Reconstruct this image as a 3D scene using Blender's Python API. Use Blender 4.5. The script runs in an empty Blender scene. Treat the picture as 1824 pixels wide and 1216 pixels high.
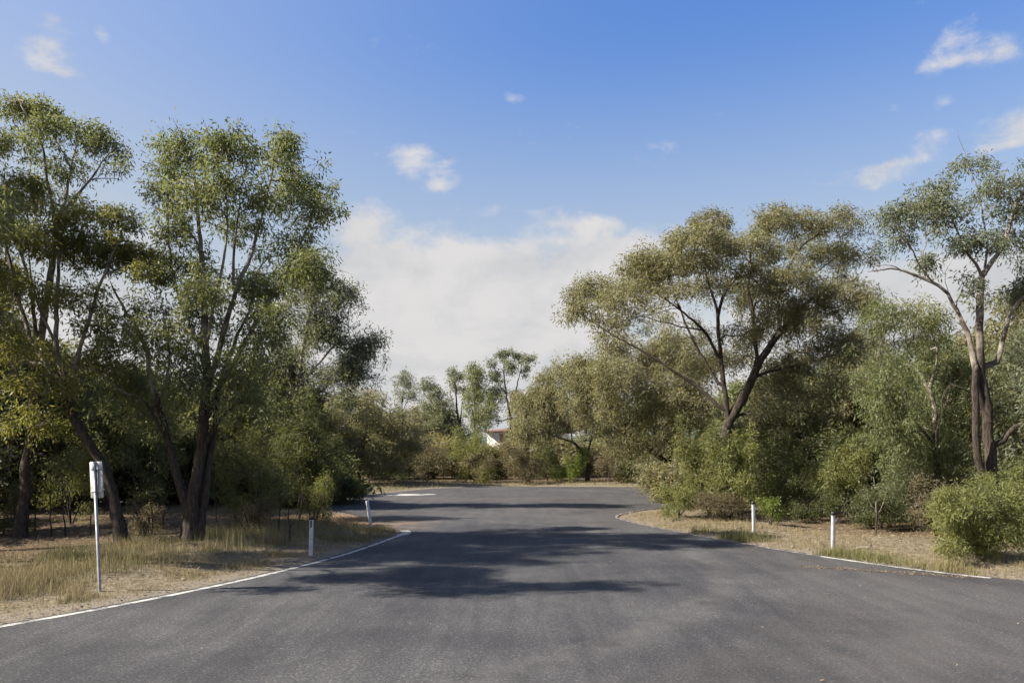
import bpy, math, random
import numpy as np
from math import radians, sin, cos, pi, atan2, sqrt

# ------------------------------------------------------------------ camera, sky, sun, exposure
F, CX, HY, CH = 1430.0, 912.0, 805.0, 2.5       # focal length, centre column, horizon row of the photo (px), camera height (m)
SC = bpy.context.scene
COL = SC.collection
cam_d = bpy.data.cameras.new('camera')
cam = bpy.data.objects.new('camera', cam_d); COL.objects.link(cam)
cam.location = (0, 0, CH); cam.rotation_euler = (radians(90), 0, 0)
cam_d.sensor_width = 36.0; cam_d.lens = 36.0 * F / 1824.0
cam_d.shift_y = (HY - 608.0) / 1824.0
cam_d.clip_start = 0.1; cam_d.clip_end = 6000
SC.camera = cam
SUN_EL = radians(38.0)
SUN_DIR = (-cos(SUN_EL) * cos(0.19), -cos(SUN_EL) * sin(0.19), sin(SUN_EL))   # towards the sun
SUN_STRENGTH, SKY_STRENGTH, EXPOSURE = 5.0, 0.0545, 1.48
SC.view_settings.view_transform = 'Standard'; SC.view_settings.look = 'None'
SC.view_settings.gamma = 1.0; SC.view_settings.use_curve_mapping = False
SC.view_settings.exposure = EXPOSURE
SC.render.engine = 'CYCLES'
SC.cycles.use_adaptive_sampling = True; SC.cycles.adaptive_threshold = 0.03
SC.cycles.max_bounces = 6; SC.cycles.transparent_max_bounces = 4
SC.cycles.diffuse_bounces = 3; SC.cycles.transmission_bounces = 3; SC.cycles.glossy_bounces = 2
sun_d = bpy.data.lights.new('sun', 'SUN'); sun_d.energy = SUN_STRENGTH; sun_d.angle = radians(0.6)
sun_d.color = (1.0, 0.92, 0.78)
sun = bpy.data.objects.new('sun', sun_d); COL.objects.link(sun)
sun.location = (-40, -5, 40)
sun.rotation_euler = (pi / 2 - SUN_EL, 0, atan2(SUN_DIR[1], SUN_DIR[0]) + pi / 2)

class G:
    """small helper for node graphs"""
    def __init__(s, nt): s.nt = nt; nt.nodes.clear()
    def n(s, typ, _out=0, **kw):
        nd = s.nt.nodes.new(typ)
        ins = kw.pop('ins', {})
        for k, v in kw.items(): setattr(nd, k, v)
        for k, v in ins.items():
            sk = nd.inputs[k]
            if isinstance(v, bpy.types.NodeSocket): s.nt.links.new(v, sk)
            else: sk.default_value = v
        return nd.outputs[_out]
    def m(s, op, a, b=0.0, c=None):
        i = {0: a, 1: b}
        if c is not None: i[2] = c
        return s.n('ShaderNodeMath', operation=op, ins=i)
    def ss(s, x, a, b):
        return s.n('ShaderNodeMapRange', interpolation_type='SMOOTHSTEP', ins={0: x, 1: a, 2: b, 3: 0.0, 4: 1.0})
    def mix(s, f, a, b, bt='MIX'):
        nd = s.nt.nodes.new('ShaderNodeMix'); nd.data_type = 'RGBA'; nd.blend_type = bt
        for k, v in ((0, f), (6, a), (7, b)):
            if isinstance(v, bpy.types.NodeSocket): s.nt.links.new(v, nd.inputs[k])
            else: nd.inputs[k].default_value = v if k == 0 or len(v) == 4 else (*v, 1)
        return nd.outputs[2]
    def noise(s, vec, scale, detail=4, rough=0.55, dist=0.0, out=0):
        return s.n('ShaderNodeTexNoise', out, ins={'Vector': vec, 'Scale': scale, 'Detail': detail, 'Roughness': rough, 'Distortion': dist})

world = bpy.data.worlds.new('World'); SC.world = world; world.use_nodes = True
g = G(world.node_tree)
sky = g.nt.nodes.new('ShaderNodeTexSky'); sky.sky_type = 'NISHITA'; sky.sun_disc = False
sky.sun_elevation = SUN_EL
sky.sun_rotation = atan2(SUN_DIR[0], SUN_DIR[1])
sky.altitude = 300; sky.air_density = 1.0; sky.dust_density = 0.7; sky.ozone_density = 3.0
tc = g.n('ShaderNodeTexCoord', 0)
sx = g.nt.nodes.new('ShaderNodeSeparateXYZ'); g.nt.links.new(tc, sx.inputs[0])
az = g.m('ARCTAN2', sx.outputs[0], sx.outputs[1])
el = g.m('ARCSINE', sx.outputs[2])
wv = g.n('ShaderNodeCombineXYZ', ins={0: g.m('MULTIPLY', az, 1.0), 1: g.m('MULTIPLY', el, 1.7), 2: 0.37})
n1 = g.noise(wv, 7.0, 9, 0.62, 0.25)
n2 = g.noise(wv, 2.2, 4, 0.5)
n3 = g.noise(wv, 22.0, 5, 0.6, 0.4)
def blob(px, py, rx, ry, w):
    a0 = atan2(px - CX, F); e0 = atan2(HY - py, sqrt(F * F + (px - CX) ** 2))
    da = g.m('DIVIDE', g.m('SUBTRACT', az, a0), rx / F)
    de = g.m('DIVIDE', g.m('SUBTRACT', el, e0), ry / F)
    q = g.m('ADD', g.m('MULTIPLY', da, da), g.m('MULTIPLY', de, de))
    return g.m('MULTIPLY', g.m('EXPONENT', g.m('MULTIPLY', q, -1.0)), w)
# low cloud bank along the horizon, ragged upper edge, plus single puffs
bank = g.ss(g.m('ADD', el, g.m('MULTIPLY', g.m('SUBTRACT', n2, 0.5), 0.16)), 0.235, 0.11)
dens = g.m('MULTIPLY', bank, 0.72)
for b in [(640, 415, 75, 62, .62), (770, 480, 160, 48, .55), (930, 480, 170, 55, .6), (1105, 445, 110, 42, .6), (880, 550, 300, 75, .5),
          (735, 285, 62, 34, .50), (778, 335, 36, 16, .45),
          (912, 175, 30, 18, .55), (85, 90, 46, 32, .62), (100, 34, 40, 20, .5), (182, 62, 16, 16, .42), (1565, 312, 62, 24, .5), (1490, 335, 90, 22, .34),
          (1760, 238, 90, 18, .36), (1815, 212, 50, 22, .34), (1735, 105, 55, 26, .26), (1812, 80, 30, 28, .30), (1260, 440, 150, 50, .5), (1690, 75, 45, 25, .3), (1650, 252, 30, 20, .36),
          (1010, 380, 90, 24, .40), (622, 235, 18, 10, .42), (1640, 8, 30, 12, .35), (130, 135, 50, 12, .3), (1560, 200, 50, 14, .25), (1700, 110, 70, 10, .3), (1790, 262, 60, 12, .42), (1600, 290, 70, 9, .3), (1680, 180, 26, 14, .3), (880, 372, 30, 14, .36), (1060, 400, 60, 14, .4), (1700, 500, 200, 50, .42), (250, 430, 60, 30, .4)]:
    dens = g.m('ADD', dens, blob(*b))
# scattered fair-weather cloud over the rest of the dome
far = g.ss(g.m('ABSOLUTE', az), 0.62, 0.9)
dens = g.m('ADD', dens, g.m('MULTIPLY', far, g.m('MULTIPLY', g.ss(n2, 0.5, 0.7), 0.45)))
tex = g.m('ADD', g.m('MULTIPLY', g.m('SUBTRACT', n1, 0.5), 1.35), g.m('MULTIPLY', g.m('SUBTRACT', n3, 0.5), 0.75))
alpha = g.ss(g.m('ADD', dens, g.m('MULTIPLY', tex, 1.1)), 0.24, 0.74)
alpha = g.m('MULTIPLY', alpha, 0.94)
bright = g.ss(g.m('ADD', n1, g.m('MULTIPLY', g.m('SUBTRACT', n2, 0.5), 0.8)), 0.28, 0.62)
ccol = g.mix(bright, (3.85, 3.95, 4.05), (5.0, 4.85, 4.8))
# deep blue air overhead, paling towards the horizon
blue = g.mix(1.0, sky.outputs[0], g.mix(g.ss(el, 0.66, 0.12), (0.78, 1.10, 1.60), (1.14, 1.16, 1.14)), 'MULTIPLY')
sdot = g.n('ShaderNodeVectorMath', 1, operation='DOT_PRODUCT', ins={0: tc, 1: SUN_DIR})
glow = g.m('MULTIPLY', g.ss(sdot, 0.0, 0.95), 0.7)      # paler air on the sun's side
haze_f = g.m('MINIMUM', g.m('ADD', g.m('MULTIPLY', g.ss(el, 0.50, 0.06), 0.9), glow), 0.92)
hz = g.mix(haze_f, blue, (3.75, 3.95, 4.05))
skyc = g.mix(alpha, hz, ccol)
bg = g.n('ShaderNodeBackground', ins={0: skyc, 1: SKY_STRENGTH})
g.nt.links.new(bg, g.nt.nodes.new('ShaderNodeOutputWorld').inputs[0])

# ------------------------------------------------------------------ helpers
RNG = np.random.default_rng(7)
def P(px, py, d):
    """photo pixel at a real distance d -> place in the world (m)"""
    return np.array([(px - CX) / F * d, d, CH + (HY - py) / F * d])
def GP(px, py):
    d = F * CH / (py - HY)
    return ((px - CX) / F * d, d)

def make_mesh(name, V, faces, attrs=None, smooth=False):
    me = bpy.data.meshes.new(name)
    V = np.asarray(V, np.float32)
    me.vertices.add(len(V)); me.vertices.foreach_set('co', V.ravel())
    lt = np.concatenate([np.full(len(f), f.shape[1], np.int32) for f in faces])
    lv = np.concatenate([np.asarray(f, np.int32).ravel() for f in faces])
    me.loops.add(len(lv)); me.loops.foreach_set('vertex_index', lv)
    me.polygons.add(len(lt))
    ls = np.concatenate([[0], np.cumsum(lt)[:-1]]).astype(np.int32)
    me.polygons.foreach_set('loop_start', ls); me.polygons.foreach_set('loop_total', lt)
    if smooth: me.polygons.foreach_set('use_smooth', np.ones(len(lt), bool))
    for nm, dom, typ, data in (attrs or []):
        a = me.attributes.new(nm, typ, dom)
        a.data.foreach_set('vector' if typ == 'FLOAT_VECTOR' else 'value', np.asarray(data, np.float32).ravel())
    me.update(); me.validate()
    return me
def link(name, me, mat=None, parent=None):
    o = bpy.data.objects.new(name, me); COL.objects.link(o)
    if mat is not None and me is not None and len(me.materials) == 0: me.materials.append(mat)
    if parent is not None: o.parent = parent
    return o
def tag(o, label=None, cat=None, group=None, kind=None):
    if label: o['label'] = label
    if cat: o['category'] = cat
    if group: o['group'] = group
    if kind: o['kind'] = kind
    return o
def empty(name, loc=(0, 0, 0), rz=0.0, s=1.0):
    o = bpy.data.objects.new(name, None); COL.objects.link(o)
    o.location = loc; o.rotation_euler = (0, 0, rz); o.scale = (s, s, s); o.empty_display_size = 0.3
    return o

def box_mesh(name, boxes, bevel=0.0):
    V, Fs = [], []
    for (x0, x1, y0, y1, z0, z1) in boxes:
        b = len(V)
        V += [(x, y, z) for z in (z0, z1) for y in (y0, y1) for x in (x0, x1)]
        Fs += [[b + i for i in q] for q in ((0, 2, 3, 1), (4, 5, 7, 6), (0, 1, 5, 4), (2, 6, 7, 3), (0, 4, 6, 2), (1, 3, 7, 5))]
    return make_mesh(name, np.array(V), [np.array(Fs)])

# ------------------------------------------------------------------ materials
def principled(g, **ins):
    return g.n('ShaderNodeBsdfPrincipled', ins=ins)
def finish(g, sh, disp=None):
    o = g.nt.nodes.new('ShaderNodeOutputMaterial'); g.nt.links.new(sh, o.inputs[0])
def new_mat(name):
    m = bpy.data.materials.new(name); m.use_nodes = True
    return m, G(m.node_tree)
def leaf_mat(name, dark, light, odd, trans=0.48, rough=0.55):
    m, g = new_mat(name)
    a = g.n('ShaderNodeAttribute', 1, attribute_name='leaf')
    s = g.nt.nodes.new('ShaderNodeSeparateXYZ'); g.nt.links.new(a, s.inputs[0])
    c = g.mix(s.outputs[0], dark, light)
    c = g.mix(g.ss(s.outputs[1], 0.72, 1.0), c, odd)
    p = principled(g, **{'Base Color': c, 'Roughness': rough, 'Specular IOR Level': 0.32})
    t = g.n('ShaderNodeBsdfTranslucent', ins={0: g.mix(1.0, c, (1.3, 1.2, 0.62), 'MULTIPLY')})
    finish(g, g.n('ShaderNodeMixShader', ins={0: trans, 1: p, 2: t}))
    return m
M = {}
M['gum'] = leaf_mat('gum_leaf', (0.089, 0.109, 0.052), (0.205, 0.233, 0.112), (0.308, 0.257, 0.114))
M['gum_blue'] = leaf_mat('blue_gum_leaf', (0.098, 0.114, 0.080), (0.205, 0.228, 0.157), (0.274, 0.239, 0.125))
M['gum_yellow'] = leaf_mat('yellow_gum_leaf', (0.097, 0.112, 0.041), (0.245, 0.251, 0.089), (0.388, 0.331, 0.097))
M['gum_olive'] = leaf_mat('olive_gum_leaf', (0.123, 0.123, 0.073), (0.257, 0.249, 0.150), (0.285, 0.217, 0.128))
M['gum_dark'] = leaf_mat('dark_gum_leaf', (0.068, 0.084, 0.046), (0.160, 0.173, 0.091), (0.217, 0.188, 0.091))
M['shrub'] = leaf_mat('shrub_leaf', (0.086, 0.098, 0.036), (0.200, 0.212, 0.080), (0.27, 0.23, 0.09))
M['shrub_dark'] = leaf_mat('dark_shrub_leaf', (0.050, 0.064, 0.028), (0.125, 0.140, 0.056), (0.20, 0.175, 0.07))
M['shrub_bright'] = leaf_mat('bright_shrub_leaf', (0.108, 0.124, 0.044), (0.245, 0.258, 0.100), (0.31, 0.28, 0.12))
M['shrub_brown'] = leaf_mat('brown_shrub_leaf', (0.095, 0.082, 0.054), (0.190, 0.165, 0.110), (0.21, 0.145, 0.08))
M['shrub_vivid'] = leaf_mat('vivid_shrub_leaf', (0.080, 0.118, 0.026), (0.185, 0.230, 0.055), (0.23, 0.24, 0.07))

def bark_mat():
    m, g = new_mat('bark')
    tc = g.n('ShaderNodeTexCoord', 3)
    pale = g.n('ShaderNodeAttribute', 2, attribute_name='pale')
    st = g.n('ShaderNodeMapping', ins={'Vector': tc, 'Scale': (1, 1, 0.16)})
    fib = g.noise(st, 26, 6, 0.65, 0.6)
    blot = g.noise(tc, 2.3, 4, 0.6, 0.4)
    rough = g.mix(g.ss(fib, 0.3, 0.72), (0.016, 0.013, 0.011), (0.085, 0.068, 0.055))
    smooth = g.mix(g.ss(blot, 0.35, 0.66), (0.085, 0.064, 0.052), (0.29, 0.26, 0.225))
    f = g.ss(g.m('ADD', pale, g.m('MULTIPLY', g.m('SUBTRACT', blot, 0.5), 0.8)), 0.25, 0.75)
    c = g.mix(f, rough, smooth)
    bmp = g.n('ShaderNodeBump', ins={'Strength': 0.9, 'Distance': 0.03, 'Height': fib})
    finish(g, principled(g, **{'Base Color': c, 'Roughness': 0.85, 'Normal': bmp, 'Specular IOR Level': 0.2}))
    return m
M['bark'] = bark_mat()
def flat_mat(name, c1, c2, scale=8.0, rough=0.6, metal=0.0, spec=0.4, bump=0.0):
    m, g = new_mat(name)
    tc = g.n('ShaderNodeTexCoord', 3)
    n = g.noise(tc, scale, 5, 0.6, 0.3)
    c = g.mix(g.ss(n, 0.35, 0.7), c1, c2)
    ins = {'Base Color': c, 'Roughness': rough, 'Metallic': metal, 'Specular IOR Level': spec}
    if bump: ins['Normal'] = g.n('ShaderNodeBump', ins={'Strength': bump, 'Distance': 0.02, 'Height': n})
    finish(g, principled(g, **ins))
    return m
M['post_white'] = flat_mat('post_white', (0.38, 0.39, 0.41), (0.55, 0.55, 0.56), 6, 0.5)
M['black_plastic'] = flat_mat('black_plastic', (0.02, 0.02, 0.022), (0.035, 0.033, 0.033), 20, 0.5)
M['reflector'] = flat_mat('reflector', (0.06, 0.012, 0.02), (0.10, 0.02, 0.03), 30, 0.2)
M['reflector_grey'] = flat_mat('reflector_grey', (0.10, 0.11, 0.13), (0.2, 0.21, 0.24), 30, 0.2)
M['galv'] = flat_mat('galvanised', (0.20, 0.205, 0.215), (0.32, 0.325, 0.335), 14, 0.5, 0.3)
M['alu'] = flat_mat('aluminium_back', (0.36, 0.36, 0.35), (0.48, 0.48, 0.47), 5, 0.45, 0.15)
M['house_white'] = flat_mat('white_render', (0.42, 0.41, 0.40), (0.5, 0.49, 0.48), 0.6, 0.8)
M['house_red'] = flat_mat('red_brick', (0.24, 0.09, 0.07), (0.33, 0.14, 0.10), 1.5, 0.85)
M['house_roof'] = flat_mat('roof_tile', (0.10, 0.05, 0.045), (0.16, 0.085, 0.075), 1.0, 0.8)
M['glass'] = flat_mat('window_glass', (0.03, 0.035, 0.04), (0.05, 0.055, 0.06), 1.0, 0.08)
M['hill'] = flat_mat('hazed_hill_forest', (0.055, 0.085, 0.105), (0.085, 0.115, 0.135), 0.02, 0.95)  # blue of distant haze mixed into the forest colour

# ------------------------------------------------------------------ road plan (m; camera stands at 0,0 and looks along +y)
def smooth_poly(pts, step=0.25):
    """Catmull-Rom through pts, resampled"""
    p = np.array(pts, float)
    q = np.vstack([2 * p[0] - p[1], p, 2 * p[-1] - p[-2]])
    out = []
    for i in range(1, len(q) - 2):
        L = np.linalg.norm(q[i + 1] - q[i]); k = max(2, int(L / step))
        t = np.linspace(0, 1, k, endpoint=False)[:, None]
        a, b, c, d = q[i - 1], q[i], q[i + 1], q[i + 2]
        out.append(0.5 * ((2 * b) + (-a + c) * t + (2 * a - 5 * b + 4 * c - d) * t ** 2 + (-a + 3 * b - 3 * c + d) * t ** 3))
    out.append(p[-1:])
    return np.vstack(out)
left_edge = smooth_poly([(-90, -7), (-45, -3.5), (-24, 0.2), (-14.5, 4.0), (-10.2, 8.0), (-7.55, 11.5), (-5.65, 15.2), (-4.35, 19.3), (-3.62, 23.6), (-3.45, 24.9),
                         (-3.75, 25.9), (-4.6, 27.6), (-5.8, 31.0), (-8.2, 34.8), (-14, 37.6), (-30, 40.5), (-90, 44)])
far_edge = smooth_poly([(-90, 54), (-30, 48.5), (-16, 45.2), (-10.3, 44.2), (-7.8, 49), (-5.6, 55), (-1.0, 58.6), (6, 58.2), (14, 57), (30, 56), (90, 52)], 0.5)
right_edge = smooth_poly([(90, 46), (30, 44.0), (14, 39.8), (7.2, 36.3), (4.9, 33.3), (4.12, 31.0), (4.35, 28.8), (5.0, 26.2), (6.45, 21.9), (7.75, 18.9), (9.3, 16.4),
                          (11.6, 14.4), (16, 12.2), (30, 8.8), (90, 3)])
def jitter(line, amp, seed):
    r = np.random.default_rng(seed); n = len(line)
    k = np.convolve(r.normal(0, 1, n + 8), np.ones(5) / 5, 'same')[4:n + 4]
    t = np.gradient(line, axis=0); nrm = np.stack([-t[:, 1], t[:, 0]], 1) / (np.linalg.norm(t, axis=1)[:, None] + 1e-9)
    return line + nrm * (k * amp + r.normal(0, amp * .35, n))[:, None]
road_line = np.vstack([jitter(left_edge, .05, 1), jitter(far_edge, .12, 2), jitter(right_edge, .05, 3), [(90, -30), (-90, -30)]])
EDGES = [left_edge, far_edge, right_edge]
poly = np.vstack([left_edge, far_edge, right_edge, [(90, -30), (-90, -30)]])
def inside(x, y):
    x = np.asarray(x, float); y = np.asarray(y, float); c = np.zeros(x.shape, bool)
    q = np.roll(poly, -1, 0)
    for (x0, y0), (x1, y1) in zip(poly, q):
        if y0 == y1: continue
        t = ((y0 > y) != (y1 > y)) & (x < (x1 - x0) * (y - y0) / (y1 - y0) + x0)
        c ^= t
    return c
dpts = poly[:-2]
def road_dist_exact(x, y):
    """signed distance to the road edge, positive outside"""
    x = np.atleast_1d(np.asarray(x, float)); y = np.atleast_1d(np.asarray(y, float))
    d = np.full(x.shape, 1e9)
    for i in range(0, len(dpts), 64):
        q = dpts[i:i + 64]
        dd = np.sqrt((x[:, None] - q[None, :, 0]) ** 2 + (y[:, None] - q[None, :, 1]) ** 2).min(1)
        d = np.minimum(d, dd)
    return np.where(inside(x, y), -d, d)
_gx0, _gy0, _gs = -22.0, 4.0, 0.2
_GX, _GY = np.meshgrid(np.arange(_gx0, 22.01, _gs), np.arange(_gy0, 72.01, _gs))
_GD = road_dist_exact(_GX.ravel(), _GY.ravel()).reshape(_GX.shape)
def road_dist(x, y):
    x = np.atleast_1d(np.asarray(x, float)); y = np.atleast_1d(np.asarray(y, float))
    out = np.empty(x.shape); u = (x - _gx0) / _gs; v = (y - _gy0) / _gs
    ok = (u >= 0) & (v >= 0) & (u < _GX.shape[1] - 1) & (v < _GX.shape[0] - 1)
    i = u[ok].astype(int); j = v[ok].astype(int); a = u[ok] - i; b = v[ok] - j
    out[ok] = (_GD[j, i] * (1 - a) + _GD[j, i + 1] * a) * (1 - b) + (_GD[j + 1, i] * (1 - a) + _GD[j + 1, i + 1] * a) * b
    if (~ok).any(): out[~ok] = road_dist_exact(x[~ok], y[~ok])
    return out
def vnoise(x, y, s, seed=0):
    """smooth value noise"""
    r = np.random.default_rng(seed).random((64, 64))
    X = np.asarray(x) / s; Y = np.asarray(y) / s
    i = np.floor(X).astype(int); j = np.floor(Y).astype(int); u = X - i; v = Y - j
    u = u * u * (3 - 2 * u); v = v * v * (3 - 2 * v)
    a = lambda p, q: r[p % 64, q % 64]
    return (a(i, j) * (1 - u) + a(i + 1, j) * u) * (1 - v) + (a(i, j + 1) * (1 - u) + a(i + 1, j + 1) * u) * v
def sstep(x, a, b):
    t = np.clip((x - a) / (b - a), 0, 1); return t * t * (3 - 2 * t)
def ground_z(x, y, rd=None):
    if rd is None: rd = road_dist(x, y)
    x = np.atleast_1d(np.asarray(x, float)); y = np.atleast_1d(np.asarray(y, float))
    base = -0.035 + 0.05 * sstep(rd, 0.0, 0.35) + 0.10 * sstep(rd, 0.3, 3.0)
    bump = (vnoise(x, y, 2.7, 1) - .5) * .16 + (vnoise(x, y, 0.8, 2) - .5) * .05 + (vnoise(x, y, 9, 3) - .5) * .3
    return base + bump * sstep(rd, 0.2, 2.5)

# ------------------------------------------------------------------ ground
gx = np.concatenate([np.linspace(-1500, -60, 20), np.arange(-58, -18, 2.0), np.arange(-18, 18, 0.3), np.arange(18, 60, 2.0), np.linspace(60, 1500, 20)])
gy = np.concatenate([np.linspace(-600, -20, 8), np.arange(-18, 8, 2.0), np.arange(8, 48, 0.3), np.arange(48, 90, 1.2), np.arange(90, 140, 6), np.linspace(145, 2500, 20)])
XX, YY = np.meshgrid(gx, gy); xs, ys = XX.ravel(), YY.ravel()
near = (np.abs(xs) < 95) & (ys < 100)
RD = np.full(xs.shape, 50.0)
RD[near] = road_dist(xs[near], ys[near])
RD[(np.abs(xs) >= 95) & (ys < 50) & (ys > -30)] = -1
zz = ground_z(xs, ys, RD); zz[RD < 0] = -0.035
nx, ny = len(gx), len(gy)
idx = np.arange(nx * ny).reshape(ny, nx)
quads = np.stack([idx[:-1, :-1], idx[:-1, 1:], idx[1:, 1:], idx[1:, :-1]], -1).reshape(-1, 4)
red = sstep(-np.hypot((xs + 6.5) / 4.2, (ys - 29.0) / 3.4), -1.25, -0.6)
me = make_mesh('ground', np.stack([xs, ys, zz], 1), [quads],
               [('edge', 'POINT', 'FLOAT', RD), ('red_soil', 'POINT', 'FLOAT', red)], smooth=True)
m, g = new_mat('ground')
tc = g.n('ShaderNodeTexCoord', 3)
rd = g.n('ShaderNodeAttribute', 2, attribute_name='edge'); rs = g.n('ShaderNodeAttribute', 2, attribute_name='red_soil')
na, nb, nc = g.noise(tc, 0.6, 5, 0.6, 0.3), g.noise(tc, 5.0, 6, 0.65, 0.3), g.noise(tc, 38.0, 4, 0.6)
straw = g.mix(g.ss(nb, 0.3, 0.7), (0.130, 0.105, 0.070), (0.24, 0.205, 0.150))
litter = g.mix(g.ss(nb, 0.35, 0.68), (0.070, 0.049, 0.031), (0.18, 0.132, 0.086))
gravel = g.mix(g.ss(nc, 0.3, 0.7), (0.15, 0.128, 0.098), (0.29, 0.25, 0.20))
c = g.mix(g.ss(g.m('ADD', rd, g.m('MULTIPLY', g.m('SUBTRACT', na, .5), 5.0)), 3.0, 6.5), straw, litter)
c = g.mix(g.ss(g.m('ADD', rd, g.m('MULTIPLY', g.m('SUBTRACT', nb, .5), 1.2)), 0.9, 0.25), c, gravel)
c = g.mix(g.m('MULTIPLY', rs, g.m('MULTIPLY', g.ss(nb, 0.3, 0.65), 0.75)), c, (0.27, 0.125, 0.065))
c = g.mix(0.35, c, g.mix(nc, (0.05, 0.04, 0.03), (1, 1, 1)), 'MULTIPLY')
bmp = g.n('ShaderNodeBump', ins={'Strength': 0.8, 'Distance': 0.05, 'Height': g.m('ADD', nb, g.m('MULTIPLY', nc, 0.5))})
finish(g, principled(g, **{'Base Color': c, 'Roughness': 0.95, 'Normal': bmp, 'Specular IOR Level': 0.1}))
tag(link('ground', me, m), 'dry tan ground with leaf litter beside and behind the road', 'ground', kind='structure')

# ------------------------------------------------------------------ road
n = len(road_line)
me = make_mesh('road', np.column_stack([road_line, np.zeros(n)]), [np.arange(n)[None, :]])
m, g = new_mat('asphalt')
tc = g.n('ShaderNodeTexCoord', 3)
sx = g.nt.nodes.new('ShaderNodeSeparateXYZ'); g.nt.links.new(tc, sx.inputs[0])
big, mid, grit, fine = g.noise(tc, 0.22, 4, 0.55, 0.5), g.noise(tc, 1.3, 5, 0.6, 0.4), g.noise(tc, 30, 4, 0.75), g.noise(tc, 110, 2, 0.7)
vor = g.n('ShaderNodeTexVoronoi', 1, ins={'Vector': tc, 'Scale': 55.0})
vs = g.nt.nodes.new('ShaderNodeSeparateColor'); g.nt.links.new(vor, vs.inputs[0])
c = g.mix(g.ss(grit, 0.28, 0.74), (0.0225, 0.0232, 0.0252), (0.083, 0.0845, 0.090))
c = g.mix(g.m('MULTIPLY', g.ss(vs.outputs[0], 0.86, 1.0), 0.5), c, (0.21, 0.206, 0.20))
c = g.mix(g.m('MULTIPLY', g.ss(vs.outputs[1], 0.88, 1.0), 0.7), c, (0.014, 0.014, 0.017))
c = g.mix(1.0, c, g.mix(g.ss(big, 0.34, 0.66), (0.66, 0.66, 0.70), (1.16, 1.15, 1.13)), 'MULTIPLY')
streak = g.noise(g.n('ShaderNodeMapping', ins={'Vector': tc, 'Rotation': (0, 0, -0.35), 'Scale': (2.6, 0.22, 1)}), 1.0, 5, 0.6, 0.6)
c = g.mix(0.85, c, g.mix(g.ss(streak, 0.3, 0.7), (0.74, 0.74, 0.77), (1.18, 1.17, 1.14)), 'MULTIPLY')
spot = g.n('ShaderNodeTexVoronoi', 0, ins={'Vector': g.mix(0.25, tc, g.noise(tc, 2.0, 3, 0.5, 0, 1), 'ADD'), 'Scale': 0.55})
c = g.mix(g.m('MULTIPLY', g.ss(spot, 0.13, 0.05), 0.45), c, (0.016, 0.016, 0.018))       # old oil spots
c = g.mix(0.55, c, g.mix(g.ss(mid, 0.3, 0.72), (0.78, 0.77, 0.77), (1.12, 1.12, 1.12)), 'MULTIPLY')
def ring(cx, cy, R, w):
    dx = g.m('SUBTRACT', sx.outputs[0], cx); dy = g.m('SUBTRACT', sx.outputs[1], cy)
    d = g.m('SUBTRACT', g.m('SQRT', g.m('ADD', g.m('MULTIPLY', dx, dx), g.m('MULTIPLY', dy, dy))), R)
    return d
rg = ring(-8.2, 18.9, 12.75, 0)         # wheel path swinging out of the side road
rgw = g.m('ADD', rg, g.m('MULTIPLY', g.m('SUBTRACT', mid, 0.5), 0.9))
track = g.m('MULTIPLY', g.ss(g.m('ABSOLUTE', rgw), 0.55, 0.05), g.ss(mid, 0.25, 0.6))
c = g.mix(g.m('MULTIPLY', track, 0.22), c, (0.135, 0.128, 0.118))
tr2 = g.ss(g.m('ABSOLUTE', g.m('ADD', g.m('SUBTRACT', rgw, 3.2), 0)), 0.7, 0.1)
c = g.mix(g.m('MULTIPLY', tr2, 0.12), c, (0.135, 0.128, 0.118))
brown = g.m('MULTIPLY', g.ss(rgw, 0.2, 2.2), g.ss(mid, 0.2, 0.7))
c = g.mix(g.m('MULTIPLY', brown, 0.42), c, g.mix(grit, (0.033, 0.028, 0.026), (0.100, 0.086, 0.078)))
dusty = g.m('MULTIPLY', g.ss(g.m('ABSOLUTE', g.m('ADD', sx.outputs[0], 4.6)), 2.6, 0.4), g.ss(g.m('ABSOLUTE', g.m('SUBTRACT', sx.outputs[1], 28.5)), 3.6, 0.8))
c = g.mix(g.m('MULTIPLY', dusty, g.ss(mid, .3, .65)), c, (0.15, 0.108, 0.08))
bmp = g.n('ShaderNodeBump', ins={'Strength': 0.55, 'Distance': 0.012, 'Height': g.m('ADD', grit, g.m('MULTIPLY', fine, 0.6))})
finish(g, principled(g, **{'Base Color': c, 'Roughness': 0.86, 'Normal': bmp, 'Specular IOR Level': 0.3}))
M['asphalt'] = m
tag(link('road', me, m), 'grey chip seal asphalt road opening into a side road', 'road', kind='structure')

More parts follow.
